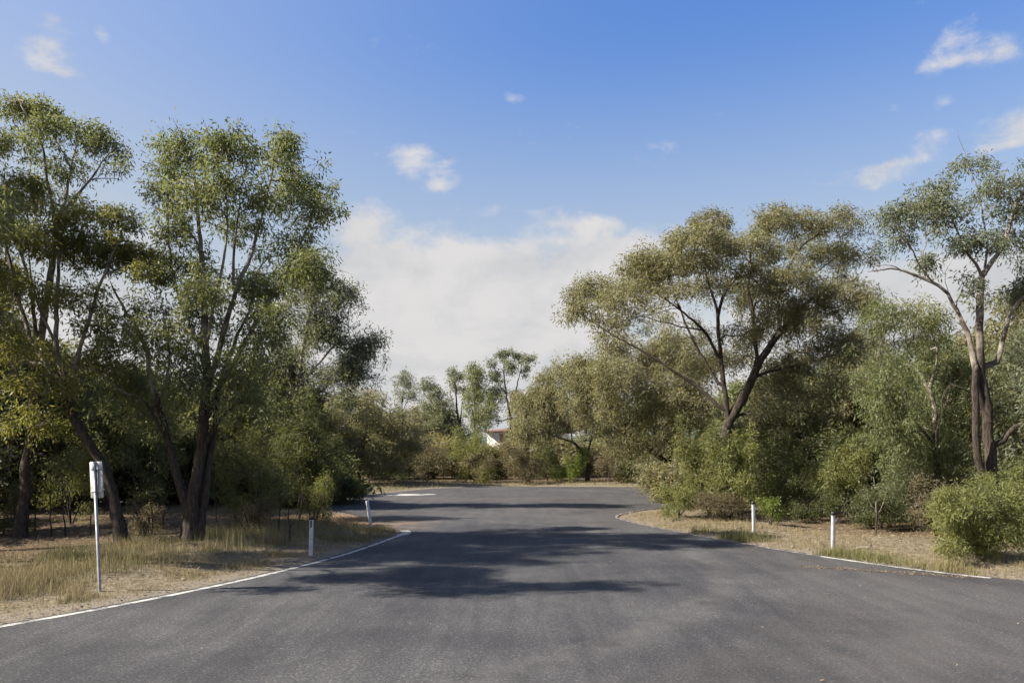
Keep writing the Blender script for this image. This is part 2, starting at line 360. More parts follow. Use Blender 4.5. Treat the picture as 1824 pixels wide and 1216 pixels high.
# painted edge lines
def paint(name, PW):
    m, g = new_mat(name)
    tc = g.n('ShaderNodeTexCoord', 3)
    nw, ng = g.noise(tc, 3.0, 6, 0.7, 0.4), g.noise(tc, 45, 3, 0.7)
    wear = g.ss(g.m('ADD', nw, g.m('MULTIPLY', g.m('SUBTRACT', ng, 0.5), 0.75)), PW[0], PW[1])
    c = g.mix(wear, (0.065, 0.063, 0.06), g.mix(ng, (0.32, 0.315, 0.30), (0.50, 0.49, 0.47)))
    finish(g, principled(g, **{'Base Color': c, 'Roughness': 0.75}))
    return m
M['paint'] = paint('line_paint', (.36, .56)); M['paint_worn'] = paint('worn_line_paint', (.48, .66))
def strip(line, w, z, off=0.0):
    t = np.gradient(line, axis=0); nrm = np.stack([-t[:, 1], t[:, 0]], 1) / np.linalg.norm(t, axis=1)[:, None]
    w = np.broadcast_to(np.asarray(w, float), (len(line),))
    r = np.random.default_rng(len(line)); w = w * (1 + r.normal(0, .05, len(line)))
    a = line + nrm * (off + w / 2)[:, None]; b = line + nrm * (off - w / 2)[:, None]
    k = len(line); V = np.column_stack([np.vstack([a, b]), np.full(2 * k, z)])
    i = np.arange(k - 1)
    return make_mesh('line', V, [np.stack([i + k, i + k + 1, i + 1, i], 1)])
dl = left_edge[(left_edge[:, 1] > -3) & (left_edge[:, 1] < 25.7) & (left_edge[:, 0] > -40)]
w = np.where(dl[:, 1] > 24.3, 0.30, 0.135)
tag(link('edge_line', strip(dl, w, 0.004, -0.17), M['paint']), 'white edge line painted along the left side of the road', 'road marking', kind='structure')
dr = right_edge[(right_edge[:, 1] > 15.9) & (right_edge[:, 1] < 36.0)]
ra, rb_ = dr[dr[:, 1] >= 19.1], dr[dr[:, 1] <= 19.4]
tag(link('edge_line', strip(ra, .085, 0.004, -0.10), M['paint_worn']), 'worn thin white edge line round the right hand corner', 'road marking', kind='structure')
tag(link('edge_line', strip(rb_, .13, 0.006, -0.14), M['paint']), 'short bright white edge line right of the nearer right guide post', 'road marking', kind='structure')  # whiter, wider strip than the one round the corner
# worn paint patch on the far carriageway
r = np.random.default_rng(5)
V, Q = [], []
for (x0, y0, lx, ly) in [(-7.6, 46.6, 1.2, .7), (-6.35, 47.2, 2.3, 1.7), (-5.0, 47.6, 1.0, .8), (-8.5, 46.3, .9, .5)]:
    k = 14; b = len(V)
    for i in range(k):
        t = 2 * pi * i / k; q = r.uniform(.75, 1.15)
        V.append((x0 + cos(t) * lx / 2 * q, y0 + sin(t) * ly / 2 * q, .004))
    Q.append([b + i for i in range(k)])
tag(link('paint_patch', make_mesh('paint_patch', np.array(V), [np.array(Q)]), paint('patch_paint', (.22, .40))), 'pale worn paint patch on the far carriageway', 'road marking', kind='structure')

# ------------------------------------------------------------------ distant hill line and house
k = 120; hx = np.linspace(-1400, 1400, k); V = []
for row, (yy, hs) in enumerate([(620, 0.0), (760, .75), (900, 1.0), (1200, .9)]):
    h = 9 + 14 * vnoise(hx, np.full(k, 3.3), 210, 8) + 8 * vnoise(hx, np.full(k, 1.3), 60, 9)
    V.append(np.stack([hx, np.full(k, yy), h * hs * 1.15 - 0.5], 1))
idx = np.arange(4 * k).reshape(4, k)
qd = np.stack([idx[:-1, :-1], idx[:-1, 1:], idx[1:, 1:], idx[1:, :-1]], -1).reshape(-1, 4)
tag(link('hills', make_mesh('hills', np.vstack(V), [qd], smooth=True), M['hill']), 'low wooded hills tinted with haze blue on the horizon', 'hills', kind='structure')

hb = P(888, 805, 135); hroot = empty('house', (hb[0] - .2, 135, -.35))
tag(hroot, 'small white house with red tiled roof far behind the trees', 'house')
wv_ = np.array([(-1.75, 0, 0), (7, 0, 0), (7, 9, 0), (-1.75, 9, 0), (-1.75, 0, 6.4), (7, 0, 6.4), (7, 9, 6.4), (-1.75, 9, 6.4)], float)
link('wall', make_mesh('house_wall', wv_, [np.array([(0, 1, 5, 4), (1, 2, 6, 5), (2, 3, 7, 6), (3, 0, 4, 7)])]), M['house_white'], hroot)
link('brick_panel', box_mesh('brick_panel', [(.35, 1.0, -.04, -.003, .3, 5.9)]), M['house_red'], hroot)
rv = np.array([(-2.2, -.5, 6.3), (7.4, -.5, 6.3), (7.4, 9.5, 6.3), (-2.2, 9.5, 6.3), (-2.2, -.5, 6.5), (7.4, -.5, 6.5), (7.4, 9.5, 6.5), (-2.2, 9.5, 6.5), (1.8, 4.5, 7.0), (3.4, 4.5, 7.0)], float)
link('roof', make_mesh('house_roof', rv, [np.array([(0, 3, 2, 1), (0, 1, 5, 4), (1, 2, 6, 5), (2, 3, 7, 6), (3, 0, 4, 7), (4, 5, 9, 8), (6, 7, 8, 9)]), np.array([(5, 6, 9), (7, 4, 8)])]), M['house_roof'], hroot)
for (x0, z0) in [(-1.2, 2.1), (2.2, 4.1), (4.6, 4.1), (2.2, 1.2), (4.6, 1.2)]:
    wf = link('window', box_mesh('window_frame', [(x0, x0 + .9, -.06, -.005, z0, z0 + 1.2)]), M['house_roof'], hroot)
    link('pane', box_mesh('pane', [(x0 + .08, x0 + .82, -.07, -.062, z0 + .08, z0 + 1.12)]), M['glass'], wf)

# ------------------------------------------------------------------ trees
class Skeleton:
    def __init__(s, seed, cap=60000):
        s.r = np.random.default_rng(seed)
        s.p = np.zeros((cap, 3)); s.par = np.full(cap, -1); s.pl = np.zeros(cap); s.rad = np.zeros(cap); s.ok = np.zeros(cap, bool)
        s.n = 0; s.tips = []; s.limb_of = np.full(cap, -1)
    def add(s, pos, par, rad=0.0, ok=True, limb=-1):
        i = s.n; s.p[i] = pos; s.par[i] = par; s.rad[i] = rad; s.ok[i] = ok; s.limb_of[i] = limb
        s.pl[i] = 0 if par < 0 else s.pl[par] + np.linalg.norm(s.p[i] - s.p[par]); s.n += 1
        return i
    def near(s, q):
        return int(np.argmin(((s.p[:s.n] - q) ** 2).sum(1)))
    def limb(s, pts, r0, r1, num, join=True, zmin=-9, wig=0.03):
        pts = smooth_poly(pts, 0.22)
        par = -1
        if join and s.n: par = s.near(pts[0])
        k = len(pts); w = np.cumsum(s.r.normal(0, wig, (k, 3)), 0); w -= np.linspace(0, 1, k)[:, None] * w[-1]
        w *= 0.6
        for i in range(k):
            if i == 0 and par >= 0: continue
            t = i / (k - 1)
            par = s.add(pts[i] + w[i] * (0.4 if i < 3 else 1), par, r0 + (r1 - r0) * t ** 0.85, pts[i][2] > zmin, num)
        return par
    def grow(s, q, wander=0.05, step=0.28, tip=True, bias=0.22):
        n = s.n; d = q - s.p[:n]; L = np.sqrt((d ** 2).sum(1))
        cost = L + bias * s.pl[:n] + np.maximum(0, s.p[:n, 2] - q[2]) * 0.5 + (~s.ok[:n]) * 50
        j = int(np.argmin(cost)); a = s.p[j]; L = L[j]
        if L < 0.04: return j
        pj = s.par[j]
        t0 = (a - s.p[pj]) if pj >= 0 else np.array([0, 0, 1.0]); t0 = t0 / (np.linalg.norm(t0) + 1e-9)
        k = max(1, int(L / step)); par = j
        c1 = a + t0 * L * 0.28 + np.array([0, 0, 0.08 * L])
        for i in range(1, k + 1):
            t = i / k; b = (1 - t) ** 2 * a + 2 * t * (1 - t) * c1 + t * t * q
            if i < k: b = b + s.r.normal(0, wander, 3) * min(1, L)
            par = s.add(b, par)
        if tip: s.tips.append(par)
        return par
    def radii(s, tip=0.006, ex=0.44, maxr=0.5):
        n = s.n; cnt = np.zeros(n)
        kids = np.zeros(n, int)
        for i in range(n):
            if s.par[i] >= 0: kids[s.par[i]] += 1
        cnt[kids == 0] = 1
        for i in range(n - 1, 0, -1):
            if s.par[i] >= 0: cnt[s.par[i]] += cnt[i]
        r = np.minimum(tip * np.maximum(cnt, 1) ** ex, maxr)
        s.cnt = cnt
        s.R = np.maximum(np.where(s.rad[:n] > 0, s.rad[:n], r), 0.0035)
        # a twig never thicker than what carries it
        for i in range(n):
            q = s.par[i]
            if q >= 0 and s.rad[i] == 0: s.R[i] = min(s.R[i], s.R[q] * 0.92)
    def chains(s):
        n = s.n; best = np.full(n, -1); bc = np.zeros(n)
        for i in range(n):
            q = s.par[i]
            if q >= 0:
                w = s.cnt[i] + (1e6 if (s.limb_of[i] == s.limb_of[q] and s.limb_of[q] >= 0) else 0)
                if w > bc[q]: bc[q] = w; best[q] = i
        out = []
        for i in range(n):
            q = s.par[i]
            if q < 0 or best[q] != i:
                ch = [] if q < 0 else [q]
                j = i
                while j >= 0: ch.append(j); j = best[j]
                if len(ch) > 1: out.append(ch)
        return out

def tubes(sk, chains, base_z=None, pale_z=(1.5, 4.5), thin=False):
    Vs, Qs, Ps, b = [], [], [], 0
    for ch in chains:
        ch = np.array(ch); p = sk.p[ch]; r = sk.R[ch].copy()
        if sk.par[ch[0]] >= 0 or len(ch) > 1:
            if sk.par[ch[1]] == ch[0] and sk.limb_of[ch[0]] != sk.limb_of[ch[1]]: r[0] = min(r[0], r[1] * 1.25)
        if sk.limb_of[ch[1]] < 0: r[0] = min(r[0], r[1] * 1.2)
        r[-1] *= 0.35
        rm = r.max()
        k = 9 if rm > .09 else 7 if rm > .04 else 5 if rm > .015 else 3
        t = np.gradient(p, axis=0); t /= np.linalg.norm(t, axis=1)[:, None] + 1e-9
        ref = np.eye(3)[int(np.argmin(np.abs(t.mean(0))))]
        u = np.cross(t, ref); u /= np.linalg.norm(u, axis=1)[:, None] + 1e-9; v = np.cross(t, u)
        a = np.arange(k) * 2 * pi / k
        rr = r[:, None] * np.ones(k)[None]
        if rm > .06:
            rr = rr * (1 + 0.10 * np.sin(a * 3 + 1.3)[None] + sk.r.normal(0, .05, (len(ch), k)))
        ring = p[:, None] + rr[..., None] * (u[:, None] * np.cos(a)[None, :, None] + v[:, None] * np.sin(a)[None, :, None])
        Vs.append(ring.reshape(-1, 3))
        hh = p[:, 2] if base_z is None else p[:, 2] - base_z
        pl = sstep(hh, *pale_z) * sstep(-r, -.16, -.05) + sstep(-r, -.014, -.006) * -0.25
        Ps.append(np.repeat(pl, k))
        i = np.arange(len(ch) - 1)[:, None] * k + np.arange(k)[None]; j = np.arange(len(ch) - 1)[:, None] * k + (np.arange(k)[None] + 1) % k
        Qs.append(np.stack([i, j, j + k, i + k], -1).reshape(-1, 4) + b); b += len(ch) * k
    return np.vstack(Vs), np.vstack(Qs), np.concatenate(Ps)

def leaves(rng, centres, per, spread, length, width, droop=0.6, hue=None, val=None, centre=None, flat=0.85):
    """leaf sprays: flat diamond leaves round every twig end"""
    n = len(centres)
    cnt = np.maximum(3, rng.poisson(per * rng.choice([.35, .8, 1.1, 1.6], n))); k = cnt.sum(); ci = np.repeat(np.arange(n), cnt)
    off = rng.normal(0, 1, (k, 3)); off /= np.linalg.norm(off, axis=1)[:, None]
    off *= (rng.random(k) ** 0.55)[:, None] * spread * rng.uniform(.75, 1.3, n)[ci][:, None]; off[:, 2] *= flat
    hang = rng.uniform(.7, 1.5, n)[ci]; off[:, 2] = off[:, 2] * hang; off[:, :2] /= np.sqrt(hang)[:, None]
    pos = centres[ci] + off; pos[:, 2] -= 0.25 * spread * hang
    out = off / (np.linalg.norm(off, axis=1)[:, None] + 1e-6)
    d = rng.normal(0, .55, (k, 3)) + out * 0.55; d[:, 2] -= droop
    d /= np.linalg.norm(d, axis=1)[:, None] + 1e-9
    s = np.cross(d, rng.normal(0, 1, (k, 3))); s /= np.linalg.norm(s, axis=1)[:, None] + 1e-9
    L = (length * rng.uniform(.5, 1.35, k))[:, None]; W = (width * rng.uniform(.75, 1.25, k))[:, None] * .5
    bend = np.cross(d, s) * L * rng.uniform(-.12, .12, k)[:, None]
    V = np.stack([pos, pos + d * L * .42 + s * W + bend, pos + d * L, pos + d * L * .42 - s * W + bend], 1).reshape(-1, 3)
    Q = np.arange(4 * k).reshape(-1, 4)
    cv = rng.random(n) if val is None else np.clip(val + rng.normal(0, .16, n), 0, 1)
    ch = rng.random(n) if hue is None else np.clip(hue + rng.normal(0, .12, n), 0, 1)
    a = np.zeros((k, 3)); a[:, 0] = np.clip(cv[ci] * .55 + rng.random(k) * .45, 0, 1); a[:, 1] = np.clip(ch[ci] * .62 + rng.random(k) * .42, 0, 1)
    return V, Q, a

NTRI = [0]
DENS, PER = 0.95, 1.5
def build_tree(root, sk, base, mat, per, spread, length, width, droop=0.6, pale_z=(1.5, 4.5), tipval=None, tiphue=None, names=('trunk', 'limb', 'twigs', 'crown'), tip=0.006):
    """sk in world metres -> children of root, local to base"""
    sk.radii(tip=tip)
    sk.p[:sk.n] -= base
    chs = sk.chains(); groups = {}
    for ch in chs:
        groups.setdefault(sk.limb_of[ch[1]], []).append(ch)
    for key in sorted(groups):
        V, Q, pl = tubes(sk, groups[key], 0.0, pale_z)
        nm = names[2] if key < 0 else names[0] if key == 0 else names[1]
        o = link(nm, make_mesh(nm, V, [Q], [('pale', 'POINT', 'FLOAT', pl)], smooth=True), M['bark'], root)
        if key < 0: o['kind'] = 'stuff'
        NTRI[0] += 2 * len(Q)
    c = sk.p[np.array(sk.tips)] if len(sk.tips) else np.zeros((0, 3))
    if len(c) and per > 0:
        V, Q, a = leaves(sk.r, c, per * PER, spread, length, width, droop, tiphue, tipval)
        o = link(names[3], make_mesh(names[3], V, [Q], [('leaf', 'FACE', 'FLOAT_VECTOR', a)]), mat, root)
        o['kind'] = 'stuff'
        NTRI[0] += 2 * len(Q)

def dome_points(rng, c, rad, n):
    """a leafy pad that is dense on its upper shell and open below"""
    u = rng.normal(0, 1, (n, 3)); u /= np.linalg.norm(u, axis=1)[:, None]
    u[:, 2] = np.where((u[:, 2] < 0) & (rng.random(n) < .85), -u[:, 2], u[:, 2])
    a = np.arctan2(u[:, 1], u[:, 0]); edge = 1 + .22 * np.sin(a * 3 + c[0] * 2) + .14 * np.sin(a * 7 + c[2] * 5)
    u *= (rng.uniform(.62, 1.06, n) + (rng.random(n) < .12) * rng.uniform(0, .3, n))[:, None]
    u[:, :2] *= edge[:, None]
    return c + u * rad * np.array([1.06, 1.06, 1.0]) - np.array([0, 0, .3]) * rad
def pad_points(rng, c, rad, n, top=0.35):
    u = rng.normal(0, 1, (n, 3)); u /= np.linalg.norm(u, axis=1)[:, None]
    u[:, 2] = np.where((u[:, 2] < 0) & (rng.random(n) < top), -u[:, 2], u[:, 2])
    u *= (rng.random(n) ** (1 / 2.2) * (1 + np.abs(rng.normal(0, .16, n))))[:, None]
    # lumpy outline
    f = 1 + 0.34 * np.sin(u[:, 0] * 5 + c[0] * 3) * np.cos(u[:, 2] * 6 + c[2] * 2 + u[:, 1] * 3)
    return c + u * rad * f[:, None]

def photo_tree(name, label, cat, d, limbs, pads, mat, seed, dens=1.0, per=34, spread=.30, length=.13, width=.035, group=None,
               droop=0.6, pale_z=(1.5, 4.5), depth=0.55, tip=0.006, dead=(), zmin=1.2, names=('trunk', 'limb', 'twigs', 'crown'), dome=False):
    """limbs: ([(px, py[, dd])...], r0, r1), first one is the trunk; pads: (x0, x1, y0, y1[, dens[, value[, hue[, dd]]]]) boxes of foliage"""
    sk = Skeleton(seed); rng = sk.r
    (bx, by) = limbs[0][0][0][:2]; base = np.array([(bx - CX) / F * d, d, 0.0])
    base[2] = float(ground_z(base[0], base[1])[0])
    W = (max(p[1] for p in pads) - min(p[0] for p in pads)) / F * d if pads else 2.0
    for num, (pts, r0, r1) in enumerate(limbs):
        dd_end = 0.0 if num == 0 else rng.uniform(-.28, .28) * W * depth
        q = []; L = len(pts) - 1
        for i, pt in enumerate(pts):
            dd = pt[2] if len(pt) > 2 else dd_end * i / max(L, 1)
            if num > 0 and i == 0 and sk.n:
                w0 = P(pt[0], pt[1], d); j = sk.near(w0); dd = sk.p[j][1] - d
            q.append(P(pt[0], pt[1], d + dd))
        if num == 0: q[0] = base - np.array([0, 0, .15])
        sk.limb(q, r0, r1, num, join=num > 0, zmin=base[2] + zmin)
    if len(limbs):   # root flare
        for i in range(min(5, sk.n)): sk.rad[i] *= 1 + 0.45 * (1 - i / 5)
    vals, hues, fine, bare = [], [], [], []
    for pd in pads:
        x0, x1, y0, y1 = pd[:4]; dn = pd[4] if len(pd) > 4 else 1.0
        val = pd[5] if len(pd) > 5 and pd[5] is not None else rng.uniform(.35, .65)
        hue = pd[6] if len(pd) > 6 and pd[6] is not None else rng.uniform(.3, .55)
        dd = pd[7] if len(pd) > 7 else rng.uniform(-.5, .5) * W * depth
        c = P((x0 + x1) / 2, (y0 + y1) / 2, d + dd)
        rad = np.array([(x1 - x0) / 2 / F * d, 0, (y1 - y0) / 2 / F * d]); rad[1] = (rad[0] + rad[2]) * .5 * 1.1
        n = max(5, int(dens * dn * 9.5 * (rad[0] * rad[1] * rad[2]) ** (2 / 3) / spread ** 2 * DENS))
        pp = dome_points(rng, c, rad, n) if dome else pad_points(rng, c, rad, n)
        pp = pp[pp[:, 2] > base[2] + .15]
        if len(pp) == 0: continue
        sk.grow(c + np.array([0, 0, -.25 * rad[2]]), tip=False, wander=.06)
        fine += [(pp[i], val, hue) for i in range(len(pp))]
        bare += [c + u_ / np.linalg.norm(u_) * rad * rng.uniform(1.02, 1.3) for u_ in rng.normal(0, 1, (2, 3)) + np.array([0, 0, .5])]
    order = rng.permutation(len(fine))
    for i in order:
        before = len(sk.tips); sk.grow(fine[i][0], wander=.045)
        if len(sk.tips) > before: vals.append(fine[i][1]); hues.append(fine[i][2])
    for b_ in bare:
        if b_[2] > base[2] + .3: sk.grow(b_, wander=.06, tip=False)
    for pts, r0, r1 in dead:     # bare dead sticks
        num = 90 + len(vals) % 7
        q = [P(pt[0], pt[1], d + (pt[2] if len(pt) > 2 else 0)) for pt in pts]
        j = sk.near(q[0]); q = [sk.p[j].copy()] + q[1:] if np.linalg.norm(sk.p[j] - q[0]) < 1.2 else q
        sk.limb(q, r0, r1, 100 + len(sk.tips) + int(rng.integers(1000)), join=True)
    root = empty(name, base)
    tag(root, label, cat, group)
    build_tree(root, sk, base, mat, per, spread, length, width, droop, pale_z, np.array(vals), np.array(hues), names, tip)
    return root
TREE = 'gum_tree'

# tall tree at the very left
photo_tree(TREE, 'tall gum at the left edge with a high crown of separate leafy pads', 'tree', 22.3,
    [([(36, 965), (46, 860), (60, 760), (70, 640), (88, 500), (113, 373)], .15, .075),
     ([(100, 430), (92, 340), (75, 260), (45, 200)], .05, .02), ([(113, 373), (128, 300), (140, 250)], .05, .018), ([(113, 375), (160, 320), (192, 278), (205, 262)], .045, .015),
     ([(70, 620), (40, 480), (10, 380), (-20, 260)], .06, .02), ([(128, 300), (100, 250), (85, 215)], .03, .012), ([(160, 320), (200, 318), (222, 325)], .016, .007)],
    [(-10, 60, 168, 215, 1.2), (40, 108, 172, 220, 1.2), (52, 128, 205, 258, 1.1), (120, 192, 212, 252, 1.3), (150, 228, 240, 282, 1.2), (190, 226, 275, 325, .5), (0, 60, 215, 300, .6),
     (60, 110, 255, 330, .5), (105, 160, 255, 340, .55), (80, 150, 330, 375, .45), (-90, -10, 180, 300, .8), (-60, 20, 300, 420, .8)],
    M['gum'], 11, dome=True, dens=1.1, per=32, pale_z=(2.5, 6))
# leaning tree in front of it
photo_tree(TREE, 'leaning gum with yellow green top behind the road sign', 'tree', 20.6,
    [([(220, 980), (205, 900), (182, 820), (135, 745), (120, 690)], .155, .11),
     ([(120, 690), (98, 610), (100, 520), (112, 420), (120, 370)], .085, .025), ([(124, 700), (62, 610), (32, 510), (14, 420), (5, 340)], .08, .025), ([(120, 690), (150, 590), (185, 490), (215, 420)], .07, .022),
     ([(125, 700), (85, 655), (40, 640), (-10, 560)], .06, .02), ([(185, 490), (235, 470), (270, 470)], .035, .012), ([(98, 610), (60, 520), (50, 430)], .045, .015)],
    [(0, 78, 300, 348, 1.2, .7, .75), (8, 88, 332, 388, 1.2, .85, .95), (100, 172, 352, 402, 1.3, .85, .9), (172, 244, 362, 418, 1.2, .4, .2), (78, 246, 405, 478, 1.5, .25, .3), (244, 296, 455, 522, 1.5, .15, .2),
     (0, 78, 385, 452, 1.2, .6, .6), (60, 170, 385, 440, 1.3, .5, .7), (-80, 10, 320, 420, 1.0, .7, .8), (0, 100, 470, 565, .55, .5, .6), (90, 200, 480, 570, .5, .5, .5), (-60, 40, 430, 520, .8), (0, 120, 570, 680, .45, .5, .5), (150, 250, 520, 640, .45, .4, .4),
     (180, 280, 420, 480, 1.2, .2, .3), (20, 120, 640, 740, .6, .6, .6), (0, 90, 700, 800, .5, .5, .6), (130, 220, 600, 700, .6, .6, .6), (-40, 50, 560, 660, .7, .6, .6)],
    M['gum_yellow'], 12, dome=True, dens=1.05, per=34, pale_z=(2.0, 5))
# the big multi-stemmed tree
photo_tree(TREE, 'big multi-stemmed gum with a tall domed crown behind the left guide post', 'tree', 21.0,
    [([(338, 978), (340, 900), (348, 830), (358, 720), (356, 560), (352, 400), (345, 300)], .19, .03),
     ([(336, 910), (318, 850), (300, 790), (284, 720), (256, 620), (225, 560), (196, 500)], .14, .022), ([(356, 750), (385, 620), (415, 520), (450, 430), (475, 340), (490, 270)], .10, .02),
     ([(360, 760), (420, 640), (465, 560), (530, 440), (562, 365)], .09, .02), ([(357, 660), (378, 560), (396, 470), (402, 390), (396, 310)], .06, .015), ([(350, 830), (372, 780), (410, 735), (455, 700), (492, 650)], .06, .015),
     ([(356, 620), (320, 520), (305, 420), (300, 330)], .05, .014), ([(356, 976), (364, 900), (374, 820), (390, 740), (402, 660), (440, 560), (455, 500)], .13, .02), ([(300, 790), (262, 720), (210, 690), (160, 650)], .05, .014),
     ([(415, 520), (420, 430), (430, 330)], .045, .014), ([(284, 720), (300, 640), (290, 560)], .045, .015)],
    [(282, 370, 222, 290, 1.2), (360, 458, 226, 292, 1.2), (270, 345, 262, 336, 1.0), (257, 335, 322, 375, .9), (313, 395, 320, 392, 1.1, .55, .6), (455, 540, 233, 305, 1.1), (475, 592, 292, 367, 1.2), (508, 598, 345, 408, .9), (415, 485, 312, 408, .8),
     (272, 356, 378, 448, 1.0, .5, .6), (282, 366, 436, 522, .9), (376, 452, 365, 448, .5), (442, 572, 395, 490, .55), (508, 584, 445, 532, .9, .2, .4), (395, 510, 465, 572, .5), (450, 530, 538, 612, 1.0, .15, .2), (300, 400, 520, 610, .6), (230, 310, 520, 610, .55),
     (340, 460, 290, 350, .8), (300, 420, 600, 700, .5, .3, .4), (400, 500, 600, 700, .55, .25, .3), (160, 260, 560, 680, .7, .6, .6), (200, 290, 640, 740, .8, .6, .6), (290, 380, 640, 740, .6, .6, .6, -1.5), (380, 480, 640, 760, .7, .55, .6, -1), (240, 330, 560, 650, .7, .6, .6), (400, 500, 560, 640, .7, .5, .5), (320, 420, 480, 560, .7, .6, .6, -1.5), (420, 520, 480, 560, .7, .5), (160, 240, 700, 800, .5, .55, .6), (250, 330, 700, 800, .5, .5, .6)],
    M['gum'], 13, dens=1.05, per=34, pale_z=(2.6, 5.5), dead=[([(560, 470), (578, 440), (590, 420)], .012, .004), ([(560, 500), (600, 478), (628, 490)], .012, .004)])
# darker tree behind it on the right
photo_tree(TREE, 'dark blue green gum with a reddish trunk right of the big left tree', 'tree', 36.0,
    [([(542, 904), (540, 830), (537, 740), (533, 680), (545, 600), (562, 530)], .17, .05), ([(535, 690), (570, 640), (605, 610), (650, 610)], .06, .02), ([(537, 720), (510, 660), (500, 600), (505, 520)], .06, .02), ([(545, 600), (590, 560), (615, 530)], .05, .016),
     ([(537, 740), (580, 690), (630, 670)], .05, .015)],
    [(570, 640, 500, 560, 1.3, .4), (528, 622, 540, 640, 1.2, .3), (608, 688, 588, 658, 1.4, .35), (498, 582, 440, 560, 1.2, .35, .6), (560, 660, 640, 700, 1.0, .35), (470, 545, 595, 690, 1.1, .25), (600, 660, 620, 690, .9), (500, 570, 660, 760, .8, .2), (585, 650, 690, 740, .6, .5)],
    M['gum_blue'], 14, dens=1.25, per=34, spread=.40, length=.16, width=.042, pale_z=(3, 7), dead=[([(600, 600), (630, 578), (650, 566)], .02, .006), ([(575, 480), (600, 445), (606, 430)], .018, .006)])
# trees left of frame: two inferred from road shade, third added to fill gaps
for (x, y, sd, h) in [(-13.8, 16.6, 31, 1.18), (-16.4, 18.9, 32, 1.22), (-13.4, 16.0, 33, 1.14)]:  # last tree is unseen, added to close gaps in the road shade
    bx = CX + x / y * F; s_ = F / y
    def q(dx, z): return (bx + dx * s_, HY - (z - CH) * s_)
    def pad(dx, z, rx, rz, dn=1.1): a = q(dx - rx, z + rz); b = q(dx + rx, z - rz); return (a[0], b[0], a[1], b[1], dn)
    photo_tree(TREE, 'gum standing beyond the left edge whose shade falls on the near road' if sd == 31 else 'added gum beyond the left edge nearest to the camera, filling the near road shade' if sd == 33 else 'taller gum beyond the left edge shading the middle of the road', 'tree', y,
        [([q(0, 0), q(.1, 2), q(0, 4.5), q(.2, 7 * h)], .18, .05), ([q(0, 3.2), q(-1.2, 5.5), q(-1.8, 8 * h)], .08, .02), ([q(0, 3.6), q(1.0, 6), q(1.2, 8.6 * h)], .08, .02)],
        [pad(2.3 * sin(i * 2.4) * sqrt((i + .5) / 16), h * (5.0 + 6.1 * ((i * .382) % 1)), .55 + .35 * ((i * .77) % 1), .38 + .3 * ((i * .53) % 1), .5 + .5 * ((i * .29) % 1)) for i in range(22)],
        M['gum'], sd, dens=1.5, per=30, depth=1.1)

# right: big spreading tree
photo_tree(TREE, 'big spreading gum with wide umbrella crown in the middle of the right side', 'tree', 33.0,
    [([(1272, 905), (1285, 820), (1297, 752), (1328, 693), (1350, 645), (1387, 596), (1417, 560), (1470, 520), (1520, 500)], .30, .05),
     ([(1297, 752), (1290, 690), (1281, 620), (1280, 552), (1302, 508), (1331, 471), (1350, 420)], .12, .03), ([(1281, 640), (1254, 589), (1209, 552), (1150, 512)], .07, .02), ([(1285, 690), (1232, 600), (1202, 526), (1190, 470)], .07, .018),
     ([(1290, 730), (1200, 660), (1105, 602), (1050, 567), (1020, 550)], .08, .018), ([(1340, 672), (1405, 652), (1457, 641), (1500, 620)], .07, .02), ([(1350, 645), (1339, 552), (1335, 497), (1370, 430), (1400, 390)], .09, .022),
     ([(1387, 596), (1390, 520), (1420, 450), (1480, 400)], .08, .02), ([(1280, 560), (1262, 500), (1250, 440), (1265, 400)], .06, .018), ([(1302, 745), (1350, 728), (1400, 725), (1440, 735)], .07, .02), ([(1254, 589), (1210, 580), (1130, 560)], .035, .012), ([(1417, 560), (1440, 500), (1500, 450)], .05, .016)],
    [(1010, 1102, 478, 550, 1.1), (997, 1052, 525, 580, .9), (1050, 1110, 540, 600, .5), (1098, 1188, 437, 520, 1.1), (1135, 1240, 435, 505, 1.2), (1187, 1298, 389, 470, 1.2), (1232, 1308, 365, 420, 1.1), (1276, 1382, 408, 472, 1.2), (1343, 1448, 354, 434, 1.2, .6, .6), (1452, 1540, 362, 434, 1.0, .55),
     (1440, 1518, 426, 480, .9), (1361, 1448, 452, 552, 1.0), (1424, 1558, 487, 584, 1.2, .2, .3), (1306, 1374, 476, 590, .7, .3, .6), (1187, 1262, 489, 552, .35), (1424, 1536, 580, 665, .9, .3), (1369, 1462, 610, 700, .8, .35), (1290, 1352, 558, 622, .6), (1258, 1352, 619, 665, .55), (1210, 1290, 440, 500, .7),
     (1150, 1240, 500, 545, .35), (1090, 1200, 520, 600, .45), (1300, 1400, 560, 660, 0.40, .45), (1180, 1290, 540, 640, 0.28, .5), (1230, 1330, 600, 700, 0.30, .5), (1330, 1430, 640, 740, .7, .4), (1300, 1390, 450, 530, .7, .5, .5, -2.5), (1350, 1440, 520, 600, .7, .4, .5, -2.5), (1100, 1180, 480, 540, .8), (1060, 1140, 500, 570, .7), (1400, 1480, 400, 470, .8), (1380, 1480, 540, 620, .8, .3), (1240, 1320, 470, 560, .5), (1500, 1570, 560, 660, .7, .3), (1440, 1540, 640, 740, .7, .25), (1330, 1440, 700, 760, .6, .2), (1480, 1560, 420, 500, .6)],
    M['gum_olive'], 21, dome=True, dens=1.25, per=34, spread=.36, length=.15, width=.036, pale_z=(6.0, 14.0))
